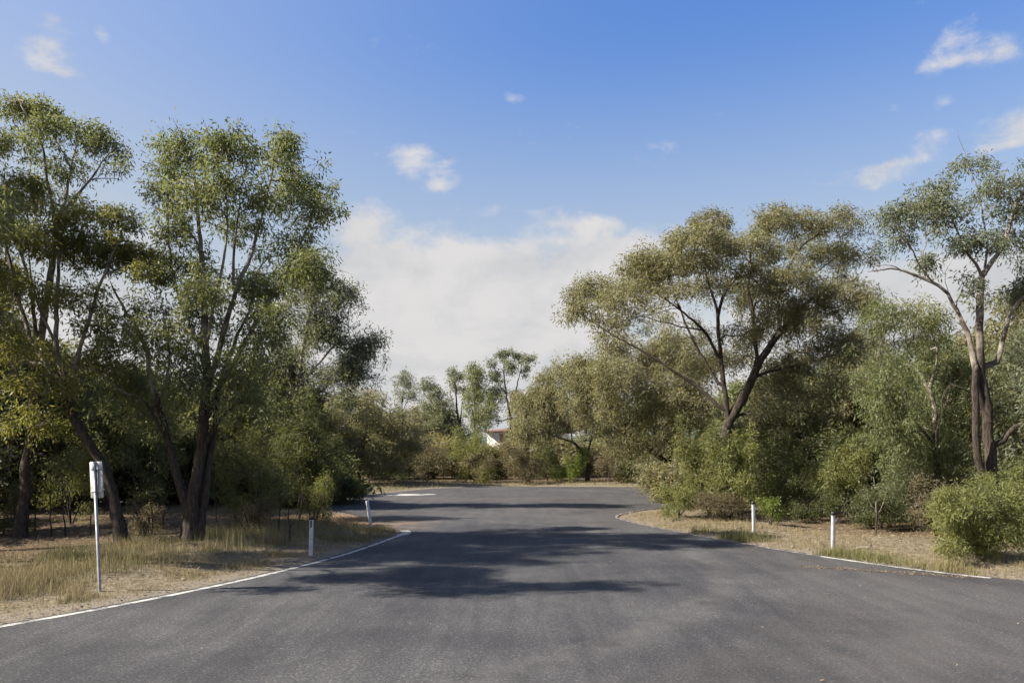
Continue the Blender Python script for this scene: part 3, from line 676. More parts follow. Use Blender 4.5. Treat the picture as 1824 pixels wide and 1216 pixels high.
# right: leaning olive tree in front of it
photo_tree(TREE, 'dense olive brown gum on a long leaning trunk left of the big spreading gum', 'tree', 42.0,
    [([(1222, 890), (1192, 828), (1145, 790), (1114, 772), (1080, 745), (1045, 717)], .17, .07), ([(1192, 828), (1200, 760), (1190, 700), (1180, 650)], .10, .03), ([(1114, 772), (1110, 720), (1120, 660)], .07, .02), ([(1080, 745), (1040, 740), (1005, 720)], .05, .018), ([(1200, 770), (1235, 720), (1245, 660)], .06, .02)],
    [(1100, 1255, 605, 700, 1.1), (1040, 1150, 635, 722, 1.1), (995, 1082, 655, 740, 1.0), (1130, 1275, 675, 772, 1.1), (1060, 1162, 705, 800, .8), (1200, 1290, 620, 700, 1.0), (1120, 1200, 760, 840, .5), (1065, 1130, 590, 650, .9), (1010, 1060, 625, 680, .8), (1150, 1240, 590, 640, 1.0)],
    M['gum_olive'], 22, dens=1.4, per=34, spread=.42, length=.17, width=.045, pale_z=(2.0, 4.5))
# right: tall pale-limbed tree at the edge
photo_tree(TREE, 'tall sparse gum with pale forked limbs at the right edge', 'tree', 23.0,
    [([(1776, 962), (1772, 842), (1762, 728), (1748, 631), (1749, 511), (1751, 484)], .20, .085),
     ([(1751, 490), (1784, 435), (1806, 365), (1826, 330), (1850, 270)], .075, .03), ([(1764, 750), (1740, 700), (1727, 620), (1697, 544), (1675, 511), (1605, 479), (1545, 484)], .12, .014), ([(1750, 495), (1740, 470), (1719, 440), (1697, 392), (1670, 350)], .05, .014),
     ([(1772, 660), (1800, 560), (1826, 526), (1860, 470)], .085, .03), ([(1776, 800), (1806, 757), (1830, 750), (1880, 700)], .085, .03), ([(1751, 500), (1758, 430), (1745, 350), (1720, 290), (1714, 255)], .04, .008), ([(1660, 505), (1622, 440), (1600, 400)], .03, .01),
     ([(1605, 479), (1575, 470), (1540, 478)], .016, .006), ([(1806, 365), (1790, 330), (1770, 300)], .03, .01), ([(1770, 900), (1742, 800), (1738, 700), (1740, 650)], .12, .09)],
    [(1690, 1775, 270, 312, .6), (1637, 1700, 318, 356, .9), (1560, 1640, 350, 405, 1.0), (1610, 1700, 340, 400, 1.0), (1583, 1634, 400, 448, .6), (1626, 1672, 440, 496, .7), (1735, 1826, 310, 360, 1.0), (1760, 1830, 350, 400, .8), (1706, 1786, 395, 458, .9), (1788, 1850, 390, 458, .8), (1790, 1870, 490, 550, .8),
     (1690, 1750, 350, 400, .5), (1830, 1920, 250, 340, 1.0), (1840, 1940, 420, 560, 1.0), (1850, 1950, 640, 760, 1.0), (1560, 1620, 395, 440, .4), (1640, 1690, 380, 430, .5), (1780, 1850, 570, 680, .6), (1700, 1760, 470, 560, .3)],
    M['gum_blue'], 23, dome=True, dens=1.15, per=32, pale_z=(3.4, 6.0), dead=[([(1735, 700), (1691, 688), (1675, 718), (1678, 740), (1667, 772), (1670, 805)], .028, .008), ([(1700, 550), (1680, 500), (1690, 470), (1705, 455)], .014, .004), ([(1714, 262), (1706, 240), (1712, 225)], .006, .003)])
# right: drooping tree between them
photo_tree(TREE, 'drooping grey green gum with a pale bent limb left of the right edge gum', 'tree', 27.0,
    [([(1662, 935), (1668, 860), (1664, 780), (1656, 690)], .13, .07), ([(1656, 700), (1640, 665), (1624, 650), (1588, 638), (1560, 600)], .06, .015), ([(1656, 690), (1670, 630), (1650, 570)], .05, .015), ([(1664, 790), (1620, 740), (1570, 700)], .05, .015), ([(1660, 760), (1690, 700), (1690, 650)], .04, .014)],
    [(1540, 1622, 530, 620, .9), (1608, 1688, 536, 610, 1.1, .7, .85), (1600, 1698, 585, 652, .7), (1528, 1622, 618, 760, .9), (1545, 1640, 700, 840, .9), (1615, 1710, 685, 782, .9), (1640, 1720, 770, 880, .7), (1570, 1650, 800, 900, .6), (1700, 1780, 640, 760, .5), (1690, 1760, 780, 880, .5)],
    M['gum'], 24, dens=1.3, per=34, spread=.32, length=.13, width=.03, pale_z=(2.0, 4.0), droop=1.0)
photo_tree(TREE, 'green gum behind the forked right edge gum, low crown', 'tree', 29.0,
    [([(1850, 930), (1845, 800), (1830, 700)], .12, .05), ([(1840, 760), (1810, 700), (1790, 640)], .05, .015)],
    [(1770, 1860, 600, 700, 1.0), (1790, 1900, 680, 800, 1.0), (1780, 1850, 790, 900, .8), (1840, 1940, 540, 660, 1)],
    M['gum'], 25, dens=1.2, per=32, spread=.34, length=.14, width=.032)

# far centre trees
photo_tree(TREE, 'olive far tree at the left end of the far road verge', 'tree', 58.0,
    [([(640, 868), (642, 830), (650, 780), (660, 730)], .14, .05), ([(645, 820), (620, 770), (610, 720)], .07, .02), ([(648, 790), (690, 760), (715, 745)], .06, .02)],
    [(596, 690, 680, 760, 1.1), (640, 752, 722, 800, 1.1, .6), (680, 760, 760, 835, 1.0), (598, 662, 750, 840, 1.0, .25), (640, 700, 790, 850, .8, .25), (560, 620, 700, 800, 1.0, .3)],
    M['gum_olive'], 41, dens=1.2, per=26, spread=.55, length=.24, width=.06)
photo_tree(TREE, 'slender far gum with a small crown, leftmost against the white sky', 'tree', 88.0,
    [([(722, 845), (720, 780), (716, 730), (718, 700)], .14, .05), ([(717, 735), (728, 705), (732, 680)], .05, .02)],
    [(703, 738, 660, 700, .9), (698, 722, 690, 715, .6), (724, 745, 690, 725, .5), (690, 730, 720, 750, .6)],
    M['gum_blue'], 42, dens=1.0, per=22, spread=.5, length=.28, width=.07, pale_z=(20, 30))
photo_tree(TREE, 'far gum with forked dark trunks and flat open crown', 'tree', 82.0,
    [([(820, 848), (818, 790), (818, 765), (813, 723), (811, 684)], .2, .06), ([(818, 790), (808, 765), (796, 743), (774, 722), (755, 700)], .13, .03), ([(818, 770), (822, 730), (826, 700)], .09, .03), ([(812, 760), (780, 770), (755, 765)], .06, .02)],
    [(742, 786, 674, 700, .9), (752, 800, 692, 712, .8), (770, 810, 708, 738, .7), (758, 798, 738, 768, .45), (795, 830, 656, 684, 1.0), (800, 840, 680, 705, .7), (735, 765, 705, 735, .4)],
    M['gum_blue'], 43, dens=1.0, per=22, spread=.48, length=.28, width=.07, pale_z=(20, 30))
photo_tree(TREE, 'far upright gum with columnar drooping crown', 'tree', 78.0,
    [([(845, 848), (845, 800), (846, 740), (845, 680)], .16, .05)],
    [(828, 864, 646, 690, 1.1), (832, 866, 680, 730, 1.0), (836, 860, 720, 780, .9, .6), (820, 850, 700, 750, .5), (850, 885, 700, 760, .7), (836, 860, 770, 810, .8)],
    M['gum'], 44, dens=1.2, per=24, spread=.48, length=.26, width=.065, droop=1.2)
photo_tree(TREE, 'tallest far gum with small rounded tufts, centre of the skyline', 'tree', 80.0,
    [([(912, 848), (912, 780), (909, 738), (902, 700), (896, 660)], .2, .06), ([(908, 740), (918, 700), (925, 665), (930, 645)], .1, .03), ([(909, 745), (885, 750), (868, 735)], .07, .02), ([(902, 700), (880, 672), (872, 650)], .06, .02)],
    [(868, 884, 638, 652, 1.2), (882, 902, 622, 640, 1.2), (900, 916, 620, 634, 1.2), (914, 930, 624, 644, 1.2), (928, 956, 630, 645, 1.2), (868, 895, 655, 680, 1.0), (890, 925, 640, 665, .9), (925, 945, 645, 670, .6), (870, 905, 680, 722, .8), (855, 885, 725, 760, .8), (900, 930, 690, 720, .5)],
    M['gum_blue'], 45, dens=1.0, per=22, spread=.42, length=.26, width=.065, pale_z=(20, 30))
photo_tree(TREE, 'weeping brown olive tree right of the far white house', 'tree', 63.0,
    [([(940, 862), (940, 820), (938, 760), (935, 715)], .16, .05), ([(938, 780), (960, 730), (965, 700)], .06, .02)],
    [(905, 960, 690, 745, 1.0, .6, .6), (940, 995, 660, 730, 1.0), (900, 950, 740, 800, 1.0, .6, .6), (940, 990, 730, 800, .9), (898, 945, 790, 845, .8), (960, 1000, 700, 760, .9)],
    M['gum_olive'], 46, dens=1.2, per=26, spread=.5, length=.24, width=.055, droop=1.3)
photo_tree(TREE, 'olive tree with curved pale trunk behind the bright green round bush', 'tree', 64.0,
    [([(1047, 861), (1047, 845), (1044, 815), (1025, 790), (996, 779), (975, 765)], .15, .05), ([(1044, 815), (1055, 770), (1050, 720), (1040, 680)], .09, .03), ([(1020, 787), (1010, 740), (1005, 690)], .06, .02)],
    [(985, 1050, 640, 700, 1.1), (1030, 1095, 630, 700, 1.1), (955, 1015, 690, 760, 1.0), (1010, 1080, 690, 760, 1.0), (960, 1010, 650, 700, 1.0), (1060, 1110, 680, 760, .9), (950, 1000, 750, 800, .5)],
    M['gum_olive'], 47, dens=1.2, per=26, spread=.5, length=.23, width=.055)

# ------------------------------------------------------------------ shrubs
def shrub(label, d, box, mat, seed, dens=1.0, per=30, spread=.24, length=.09, width=.022, droop=.25, lobes=7, group=None, name='shrub', val=None, hue=None, depthf=.85, upright=False):
    """a bush filling the photo box (x0, x1, y0, y1) at distance d"""
    x0, x1, y0, y1 = box; rng = np.random.default_rng(seed)
    bx = (x0 + x1) / 2; gy_ = HY + CH * F / d
    w, h = x1 - x0, y1 - y0
    limbs = [([(bx, gy_), (bx + rng.uniform(-.05, .05) * w, (y0 + gy_) / 2), (bx + rng.uniform(-.1, .1) * w, y0 + .35 * h)], .03, .012)]
    for i in range(4):
        a = rng.uniform(-.42, .42)
        limbs.append(([(bx, gy_ - 2), (bx + a * .5 * w, gy_ - .4 * h), (bx + a * w, y0 + rng.uniform(.2, .5) * h)], .022, .008))
    pads = []
    for i in range(lobes + 3):
        cx_ = x0 + (0.14 + .72 * ((i * .618 + rng.uniform(-.06, .06)) % 1)) * w
        rw = w * rng.uniform(.07, .17) * (.58 if upright else 1); rh = h * rng.uniform(.12, .26) * (1.3 if upright else 1)
        top = abs((cx_ - bx) / (w / 2)) ** 1.6 * .38
        cy_ = y0 + rh + h * (top + (rng.random() ** 1.5) * max(.05, .70 - top)) * (0 if i == 0 else 1)
        pads.append((cx_ - rw, cx_ + rw, cy_ - rh, min(cy_ + rh, y1 - (.02 + .16 * (i % 2)) * h), rng.uniform(.7, 1.25), val if val is None else val + rng.uniform(-.18, .18), hue, rng.uniform(-.5, .5) * w / F * d * depthf))
        if i % 3 == 0: pads.append((cx_ - rw * .45, cx_ + rw * .45, cy_ - rh * 1.35, cy_ - rh * .5, .7, val, hue, pads[-1][7]))
    return photo_tree(name, label, 'shrub', d, limbs, pads, mat, seed, dens=dens, per=per, spread=spread, length=length, width=width, droop=droop, pale_z=(30, 40), zmin=.1,
                      names=('stem', 'stem', 'twigs', 'foliage'), group=group, tip=.004)
# left understorey
shrub('large dark green bush behind the left guide post', 25.0, (375, 525, 745, 955), M['shrub'], 61, dens=1.0, lobes=9, spread=.3)
shrub('tallest dark bush at the corner left of the far road', 29.5, (465, 604, 690, 925), M['shrub_dark'], 62, dens=1.05, lobes=10, spread=.34, length=.12, width=.03)
shrub('narrow dark bush at the road corner next to the leaning guide post', 30.5, (545, 606, 780, 900), M['shrub_dark'], 63, spread=.3, length=.12, width=.03)
shrub('small feathery green bush behind the guide post with the black cap', 27.0, (525, 592, 845, 930), M['shrub'], 64, spread=.24)
shrub('light green shrub in the wood left of the road sign', 27.0, (62, 192, 800, 945), M['shrub_bright'], 65, dens=.8, lobes=7, spread=.3)
shrub('dark bushy shrub between the leaning gum and the big multi-stemmed gum', 25.0, (225, 315, 740, 930), M['shrub_dark'], 66, dens=.7, spread=.3)
shrub('low twiggy shrub at the foot of the left edge gum', 24.0, (-20, 70, 860, 962), M['shrub_dark'], 67, dens=.6, spread=.28)
shrub('green shrub standing at the back under the leaning gum', 32.0, (120, 260, 680, 860), M['shrub'], 68, dens=.85, spread=.4, length=.14, width=.035)
for (px, d, top, lab) in [(515, 21.5, 872, 'thin bare sapling in front of the dark bushes left of the guide post'), (268, 21.8, 868, 'thin dark forked sapling between the leaning gum and the big gum'), (1558, 23.5, 850, 'thin pale sapling behind the nearer right guide post'), (92, 22.5, 800, 'thin twiggy sapling behind the road sign')]:
    gy_ = HY + CH * F / d; hh = gy_ - top
    photo_tree('sapling', lab, 'sapling', d, [([(px, gy_), (px + 3, gy_ - hh * .5), (px - 2, top)], .022, .006), ([(px + 2, gy_ - hh * .3), (px + 14, gy_ - hh * .55), (px + 22, top + hh * .12)], .012, .004), ([(px + 2, gy_ - hh * .42), (px - 12, gy_ - hh * .65), (px - 18, top + hh * .1)], .01, .004)],
               [(px - 16, px + 18, top - 6, top + hh * .3, .5)], M['gum_dark'], int(px), dens=.5, per=8, spread=.2, zmin=.4, pale_z=(30, 40) if px < 1000 else (.2, 1), names=('stem', 'branch', 'twigs', 'foliage'))
rs_ = np.random.default_rng(404)
SAP = ['at the far left edge of the wood', 'right of the left edge gum trunk', 'left of the road sign plate', 'just left of the sign pole', 'right of the leaning gum trunk', 'left of the big multi-stemmed trunk', 'close right of the big multi-stemmed trunk',
       'in front of the large dark green bush', 'at the right side of the large dark green bush', 'in front of the tallest corner bush', 'left of the drooping right gum', 'in front of the drooping right gum trunk', 'left of the lush right edge bush']
for i, px in enumerate([8, 62, 118, 160, 245, 292, 385, 420, 462, 495, 1585, 1625, 1700]):
    d = 22.5 + 5 * rs_.random() if px < 1000 else 25 + 2 * rs_.random(); gy_ = HY + CH * F / d; top = gy_ - rs_.uniform(1.6, 3.4) / d * F; hh = gy_ - top; a = rs_.uniform(-14, 14)
    photo_tree('sapling', 'thin dark bare sapling stem ' + SAP[i], 'sapling', d, [([(px, gy_), (px + a * .4, gy_ - hh * .5), (px + a, top)], .02, .006), ([(px + a * .3, gy_ - hh * .35), (px + a * .3 + 12, gy_ - hh * .6), (px + a + 24, top + hh * .1)], .011, .004), ([(px + a * .4, gy_ - hh * .5), (px - 12, gy_ - hh * .75), (px - 20, top + hh * .05)], .01, .004)],
               [(px + a - 22, px + a + 22, top - 8, top + hh * .4, .6)], M['gum_dark'], 1400 + i, dens=.6, per=7, spread=.22, zmin=.4, pale_z=(30, 40), names=('stem', 'branch', 'twigs', 'foliage'), group='thin saplings among the roadside gums')
# far verge
shrub('dark brown green bush on the far verge, left of the yellow green one', 63.5, (722, 802, 785, 864), M['shrub_brown'], 71, spread=.5, length=.2, width=.05, val=.15, hue=.2)
shrub('yellow green bush on the far verge below the forked far gum', 64.0, (800, 888, 765, 865), M['shrub_bright'], 72, dens=1.0, spread=.5, length=.2, width=.05, val=.3, hue=.3)
shrub('dry brown twiggy bush on the far verge beside the yellow green bush', 63.0, (838, 884, 815, 865), M['shrub_brown'], 73, spread=.4, length=.16, width=.035)
shrub('brown bush below the weeping olive tree', 62.0, (893, 968, 785, 862), M['shrub_brown'], 74, spread=.45, length=.18, width=.04, val=.5)
shrub('bright green round bush on the far verge', 62.0, (982, 1048, 798, 866), M['shrub_vivid'], 75, dens=1.15, spread=.42, length=.16, width=.04, val=.75)
shrub('brown grey bush right of the bright green round bush', 61.0, (1046, 1122, 795, 866), M['shrub_brown'], 76, spread=.45, length=.18, width=.04, val=.65)
shrub('green bush at the right end of the far verge', 60.5, (1090, 1182, 810, 868), M['shrub'], 77, spread=.42, length=.16, width=.04)
shrub('dark bush under the olive far tree', 62.0, (600, 735, 770, 866), M['shrub_dark'], 78, spread=.5, length=.2, width=.05)
shrub('dark green bush between the weeping tree and the bright bush', 66.0, (950, 1000, 790, 860), M['shrub_dark'], 79, spread=.45, length=.18, width=.045)
# right understorey
shrub('pale willowy low bush at the right road corner', 29.6, (1172, 1248, 866, 928), M['shrub_bright'], 81, dens=1.0, spread=.26, length=.14, width=.022, droop=.5, val=.45)
shrub('large leafy bush at the right corner behind the willowy one', 30.5, (1195, 1330, 742, 915), M['shrub'], 82, dens=1.0, lobes=9, spread=.32, length=.12, width=.032)
shrub('light yellow green bush in front of the dark thicket', 29.0, (1255, 1348, 775, 900), M['shrub_bright'], 83, dens=.9, lobes=8, spread=.26, length=.13, width=.035, val=.5, upright=True)
shrub('tall dark green thicket bush below the big spreading gum', 32.5, (1285, 1480, 735, 910), M['shrub_dark'], 84, dens=1.0, lobes=12, spread=.36, length=.13, width=.035)
shrub('shaded dark bush behind the two right guide posts', 30.5, (1370, 1500, 810, 925), M['shrub_dark'], 85, dens=.9, lobes=9, spread=.32, length=.12, width=.03, val=.3)
shrub('mid green bush with hanging leaves right of the dark thicket', 29.5, (1455, 1560, 775, 905), M['shrub'], 86, dens=.95, lobes=11, spread=.28, length=.14, width=.034, droop=.9, val=.6, hue=.5, upright=True)
shrub('small bright lime bush beside the farther right guide post', 27.0, (1348, 1398, 884, 928), M['shrub_vivid'], 87, spread=.2, length=.08, width=.025, val=.7)
shrub('grey green twiggy bush behind the nearer right guide post', 26.0, (1500, 1640, 830, 940), M['gum_dark'], 88, dens=.55, lobes=8, spread=.3, length=.11, width=.026)
shrub('lush pale green bush at the right edge of the frame', 18.4, (1646, 1850, 842, 1000), M['shrub_bright'], 89, dens=1.05, lobes=24, per=24, spread=.19, length=.12, width=.021, droop=.35, val=.5, hue=.45, upright=True)
shrub('dark shrub behind the lush right edge bush', 24.5, (1690, 1850, 820, 950), M['shrub_dark'], 90, dens=.7, lobes=8, spread=.3)
shrub('dark thicket bush far back under the right gums', 38.0, (1440, 1600, 760, 895), M['shrub_dark'], 91, dens=1.0, lobes=10, spread=.45, length=.17, width=.045)
shrub('olive bush far back between the right gums', 36.0, (1560, 1720, 740, 900), M['shrub'], 92, dens=.9, lobes=10, spread=.45, length=.17, width=.045)

shrub('low dry brown bush in front of the right corner bushes', 29.2, (1228, 1345, 878, 928), M['shrub_brown'], 93, dens=1.1, lobes=8, spread=.22, length=.1, width=.02, val=.4)
shrub('low dark bush at the foot of the thicket between the right guide posts', 28.6, (1390, 1500, 868, 930), M['shrub_dark'], 94, dens=1.1, lobes=8, spread=.24, length=.1, width=.025, val=.4)
shrub('low dark scrub right of the nearer right guide post', 26.5, (1500, 1640, 872, 940), M['shrub_dark'], 95, dens=1.1, lobes=10, spread=.24, length=.1, width=.025)
shrub('brown leggy shrub under the forked right edge gum', 22.8, (1620, 1720, 850, 955), M['shrub_brown'], 96, dens=.6, lobes=7, spread=.24, length=.1, width=.022)
shrub('dry brown weedy shrub between the sign and the leaning gum', 22.5, (225, 300, 890, 962), M['shrub_brown'], 97, dens=.7, lobes=6, spread=.2, length=.08, width=.018)
shrub('brown weeds and scrub at the foot of the large left bush', 23.0, (400, 500, 885, 962), M['shrub_brown'], 98, dens=.7, lobes=7, spread=.2, length=.08, width=.018, val=.3)
# ------------------------------------------------------------------ background wood: a few kinds, copied one by one
def proto(seed, H, W, mat, dens):
    rng = np.random.default_rng(seed); sk = Skeleton(seed + 500)
    sk.limb([(0, 0, -.15), (.1, .05, H * .2), (rng.uniform(-.4, .4), rng.uniform(-.3, .3), H * .45), (rng.uniform(-.6, .6), 0, H * .75)], .17, .05, 0, join=False, zmin=H * .16)
    for i in range(5):
        a = i * 2.4 + rng.uniform(-.4, .4); z0 = H * rng.uniform(.2, .42)
        sk.limb([(0, 0, z0), (cos(a) * W * .2, sin(a) * W * .2, z0 + H * .2), (cos(a) * W * .36, sin(a) * W * .36, H * rng.uniform(.55, .85))], .07, .02, i + 1, zmin=H * .16)
    fine = []
    for i in range(17):
        a = i * 2.4; rr = W * .36 * sqrt((i + .5) / 17); z = H * (.93 - .3 * (rr / (W * .36)) ** 2 - rng.random() * .32)
        if i > 10: z = H * rng.uniform(.16, .5)
        c = np.array([cos(a) * rr, sin(a) * rr, z]); rad = np.array([W * .17, W * .17, H * .095]) * rng.uniform(.8, 1.2)
        sk.grow(c, tip=False)
        fine += list(pad_points(rng, c, rad, int(34 * dens)))
    for i in rng.permutation(len(fine)): sk.grow(fine[i])
    return sk, mat
protos = []
for i, (H, W, mt, dn) in enumerate([(10.5, 7.5, 'gum', 1.0), (9.0, 7.0, 'gum_olive', 1.1), (12.0, 7.5, 'gum_blue', 1.0), (7.0, 6.5, 'gum_dark', 1.1), (8.0, 6.0, 'gum', 1.0)]):
    sk, mat = proto(900 + i, H, W, M[mt], dn)
    root = empty('gum_tree', (0, 0, 0)); build_tree(root, sk, np.zeros(3), mat, 24, .5, .25, .07, pale_z=(2, 5))
    protos.append((root, H))
used = [False] * len(protos)
spots = []   # x, distance, height in metres, kind, label key
rb = np.random.default_rng(77)
for (px, d, top) in [(-120, 30, 330), (20, 33, 520), (110, 36, 560), (190, 34, 600), (260, 38, 590), (330, 35, 640), (400, 40, 620), (460, 37, 650), (60, 46, 600), (150, 52, 600), (240, 50, 640), (340, 55, 640), (430, 52, 680), (520, 56, 690), (-30, 42, 480), (575, 66, 715), (-250, 24, 250), (-330, 34, 300), (470, 36, 580)]:
    spots.append((px, d, top + (55 if 0 < px < 480 else 0), 'L'))
for (px, d, top) in [(1150, 62, 690), (1220, 56, 670), (1330, 50, 660), (1400, 46, 640), (1470, 44, 640), (1540, 42, 600), (1600, 44, 610), (1660, 40, 600), (1720, 38, 610), (1790, 42, 560), (1850, 36, 500), (1290, 66, 690), (1380, 64, 680), (1500, 60, 660), (1620, 58, 650), (1740, 55, 630), (1950, 28, 420), (2050, 36, 350)]:
    spots.append((px, d, top, 'R'))
for (px, d, top) in [(640, 95, 742), (690, 105, 752), (760, 112, 758), (800, 120, 768), (930, 108, 740), (985, 100, 715), (1040, 92, 700), (1100, 85, 690), (668, 90, 712), (735, 100, 722), (782, 108, 716), (955, 92, 690)]:
    spots.append((px, d, top, 'C'))
def where(px, d, key):
    T = {'L': [(0, 'beyond the left edge'), (75, 'behind the left edge gum'), (150, 'just left of the leaning gum trunk'), (270, 'behind the leaning gum'), (350, 'behind the big multi-stemmed gum'), (430, 'right of the big multi-stemmed trunk'), (999, 'behind the tall dark corner bush')],
         'R': [(1230, 'behind the large leafy corner bush'), (1310, 'behind the leaning olive gum'), (1400, 'behind the big spreading gum'), (1490, 'behind the dark thicket'), (1570, 'right of the dark thicket'), (1640, 'behind the drooping gum'), (1710, 'left of the forked edge gum'), (1824, 'behind the forked edge gum'), (9999, 'beyond the right edge')],
         'C': [(660, 'behind the olive verge tree'), (720, 'behind the slender far gum'), (790, 'left of the forked far gum'), (850, 'behind the yellow green verge bush'), (915, 'in front of the white house'), (965, 'behind the weeping olive tree'), (1050, 'behind the bright green round bush'), (1120, 'right of the curved pale trunk'), (1190, 'behind the right end of the verge'), (9999, 'far behind the leaning olive gum')]}[key]
    for lim, w in T:
        if px < lim: return w
LAB = {'L': ('gum tree in the shaded wood behind the left roadside gums', 'wood behind the left gums'),
       'R': ('gum tree in the wood behind the big spreading gum on the right', 'wood behind the right gums'),
       'C': ('far gum in the tree line beyond the far verge', 'far tree line beyond the verge')}
for i, (px, d, top, key) in enumerate(spots):
    x = (px - CX) / F * d; h = CH + (HY - top) / F * d
    k = min(range(len(protos)), key=lambda q: abs(protos[q][1] - h) + rb.uniform(0, 4))
    src, H = protos[k]; s = h / H
    if not used[k]: o = src; used[k] = True; cp = False
    else:
        o = src.copy(); COL.objects.link(o); cp = True
        for ch in src.children:
            c = ch.copy(); COL.objects.link(c); c.parent = o
    o.location = (x, d, float(ground_z(x, d)[0])); o.rotation_euler = (0, 0, rb.uniform(0, 6.28)); o.scale = (s * rb.uniform(.9, 1.2), s * rb.uniform(.9, 1.2), s)
    look = ['tall green', 'olive brown', 'tall blue green', 'low dark green', 'small mid green'][k]
    far_ = {'L': 45, 'R': 52, 'C': 103}[key]
    tag(o, look + (' farther' if d >= far_ else ' nearer') + ' background gum ' + where(px, d, key), 'tree', LAB[key][1])
for (root, H), u in zip(protos, used):
    if not u:
        for ch in list(root.children): bpy.data.objects.remove(ch)
        bpy.data.objects.remove(root)

def proto_bush(seed, H, W, mat):
    rng = np.random.default_rng(seed); sk = Skeleton(seed + 50)
    for i in range(6):
        a = i * 1.05 + rng.uniform(-.3, .3); r = W * rng.uniform(.1, .38)
        sk.limb([(0.05 * i, 0, -.1), (cos(a) * r * .6, sin(a) * r * .6, H * .4), (cos(a) * r, sin(a) * r, H * rng.uniform(.55, .85))], .03, .01, i, join=False)
    fine = []
    for i in range(12):
        a = i * 2.4; rr = W * .36 * sqrt((i + .5) / 12); c = np.array([cos(a) * rr, sin(a) * rr, H * rng.uniform(.2, .82) * (1 - .3 * (rr / (W * .36)) ** 2)])
        fine += list(pad_points(rng, c, np.array([W * .2, W * .2, H * .17]), 26))
    fine = [p for p in fine if p[2] > .1]
    for i in rng.permutation(len(fine)): sk.grow(fine[i])
    root = empty('shrub'); build_tree(root, sk, np.zeros(3), mat, 24, .34, .17, .05, .3, (30, 40), names=('stem', 'stem', 'twigs', 'foliage'), tip=.004)
    return root
bprot = [(proto_bush(700, 2.6, 3.2, M['gum_olive']), 2.6), (proto_bush(701, 2.2, 3.0, M['shrub_dark']), 2.2), (proto_bush(702, 2.4, 3.0, M['shrub_brown']), 2.4)]
bu = [False] * 3
bsp = [(px, 34 + (i * 7.3) % 14, 2.2 + (i * .37) % 1.2, 'L') for i, px in enumerate(range(-60, 590, 38))]
bsp += [(px, 35 + (i * 5.7) % 14, 2.4 + (i * .37) % 1.4, 'R') for i, px in enumerate(range(1200, 1900, 40))]
bsp += [(px, 70 + (i * 7.7) % 22, 3.0 + (i * .53) % 1.6, 'C') for i, px in enumerate(range(560, 1300, 36))]
BL = {'L': ('shrub in the shaded undergrowth behind the left roadside gums', 'undergrowth behind the left gums'), 'R': ('shrub in the undergrowth far behind the right guide posts', 'undergrowth behind the right gums'),
      'C': ('bush in the scrub beyond the far verge', 'scrub beyond the far verge')}
for i, (px, d, h, key) in enumerate(bsp):
    if key == 'C' and 835 < px < 915: h = 3.8; d = 71
    k = i % 3 if key == 'C' else (0, 1, 1)[i % 3]; src, H = bprot[k]; x = (px - CX) / F * d; sc = h / H
    if not bu[k]: o = src; bu[k] = True
    else:
        o = src.copy(); COL.objects.link(o)
        for ch in src.children:
            c = ch.copy(); COL.objects.link(c); c.parent = o
    o.location = (x, d, float(ground_z(x, d)[0])); o.rotation_euler = (0, 0, i * 1.7); o.scale = (sc * 1.25, sc * 1.25, sc)
    tag(o, ('olive green', 'dark green', 'dry brown')[k] + {'L': ' undergrowth shrub ', 'R': ' undergrowth shrub far back ', 'C': ' scrub bush beyond the far verge, '}[key] + where(px, d, key), 'shrub', BL[key][1])

# ------------------------------------------------------------------ grass and litter (nobody could count them)
def grass_mat(name, cols):
    m, g = new_mat(name)
    a = g.n('ShaderNodeAttribute', 1, attribute_name='leaf')
    s = g.nt.nodes.new('ShaderNodeSeparateXYZ'); g.nt.links.new(a, s.inputs[0])
    dry = g.mix(s.outputs[0], cols[0], cols[1])
    c = g.mix(s.outputs[1], dry, g.mix(s.outputs[0], cols[2], cols[3]))
    p = principled(g, **{'Base Color': c, 'Roughness': 0.7, 'Specular IOR Level': 0.2})
    t = g.n('ShaderNodeBsdfTranslucent', ins={0: c})
    finish(g, g.n('ShaderNodeMixShader', ins={0: .3, 1: p, 2: t}))
    return m
M['grass'] = grass_mat('dry_grass', ((0.16, 0.122, 0.066), (0.38, 0.315, 0.182), (0.065, 0.075, 0.024), (0.18, 0.188, 0.066)))
def blades(rng, x, y, h, green, wid=.006, lean=.35):
    n = len(x); z = ground_z(x, y)
    a = rng.uniform(0, 2 * pi, n); ln = np.abs(rng.normal(0, lean, n))
    dx, dy = np.cos(a) * ln, np.sin(a) * ln; b = rng.uniform(0, pi, n); wx, wy = np.cos(b) * wid / 2, np.sin(b) * wid / 2
    base = np.stack([x, y, z - .01], 1); w = np.stack([wx, wy, np.zeros(n)], 1)
    mid = base + np.stack([dx * h * .35, dy * h * .35, h * .6], 1); tip = base + np.stack([dx * h, dy * h, h * (1 - .25 * ln)], 1)
    V = np.stack([base - w, base + w, mid + w * .8, mid - w * .8, tip], 1).reshape(-1, 3)
    i = np.arange(n)[:, None] * 5
    q = i + np.array([[0, 1, 2, 3]]); t = i + np.array([[3, 2, 4]])
    at = np.zeros((n, 3)); at[:, 0] = rng.random(n); at[:, 1] = green
    return V, [q, t], np.concatenate([at, at])
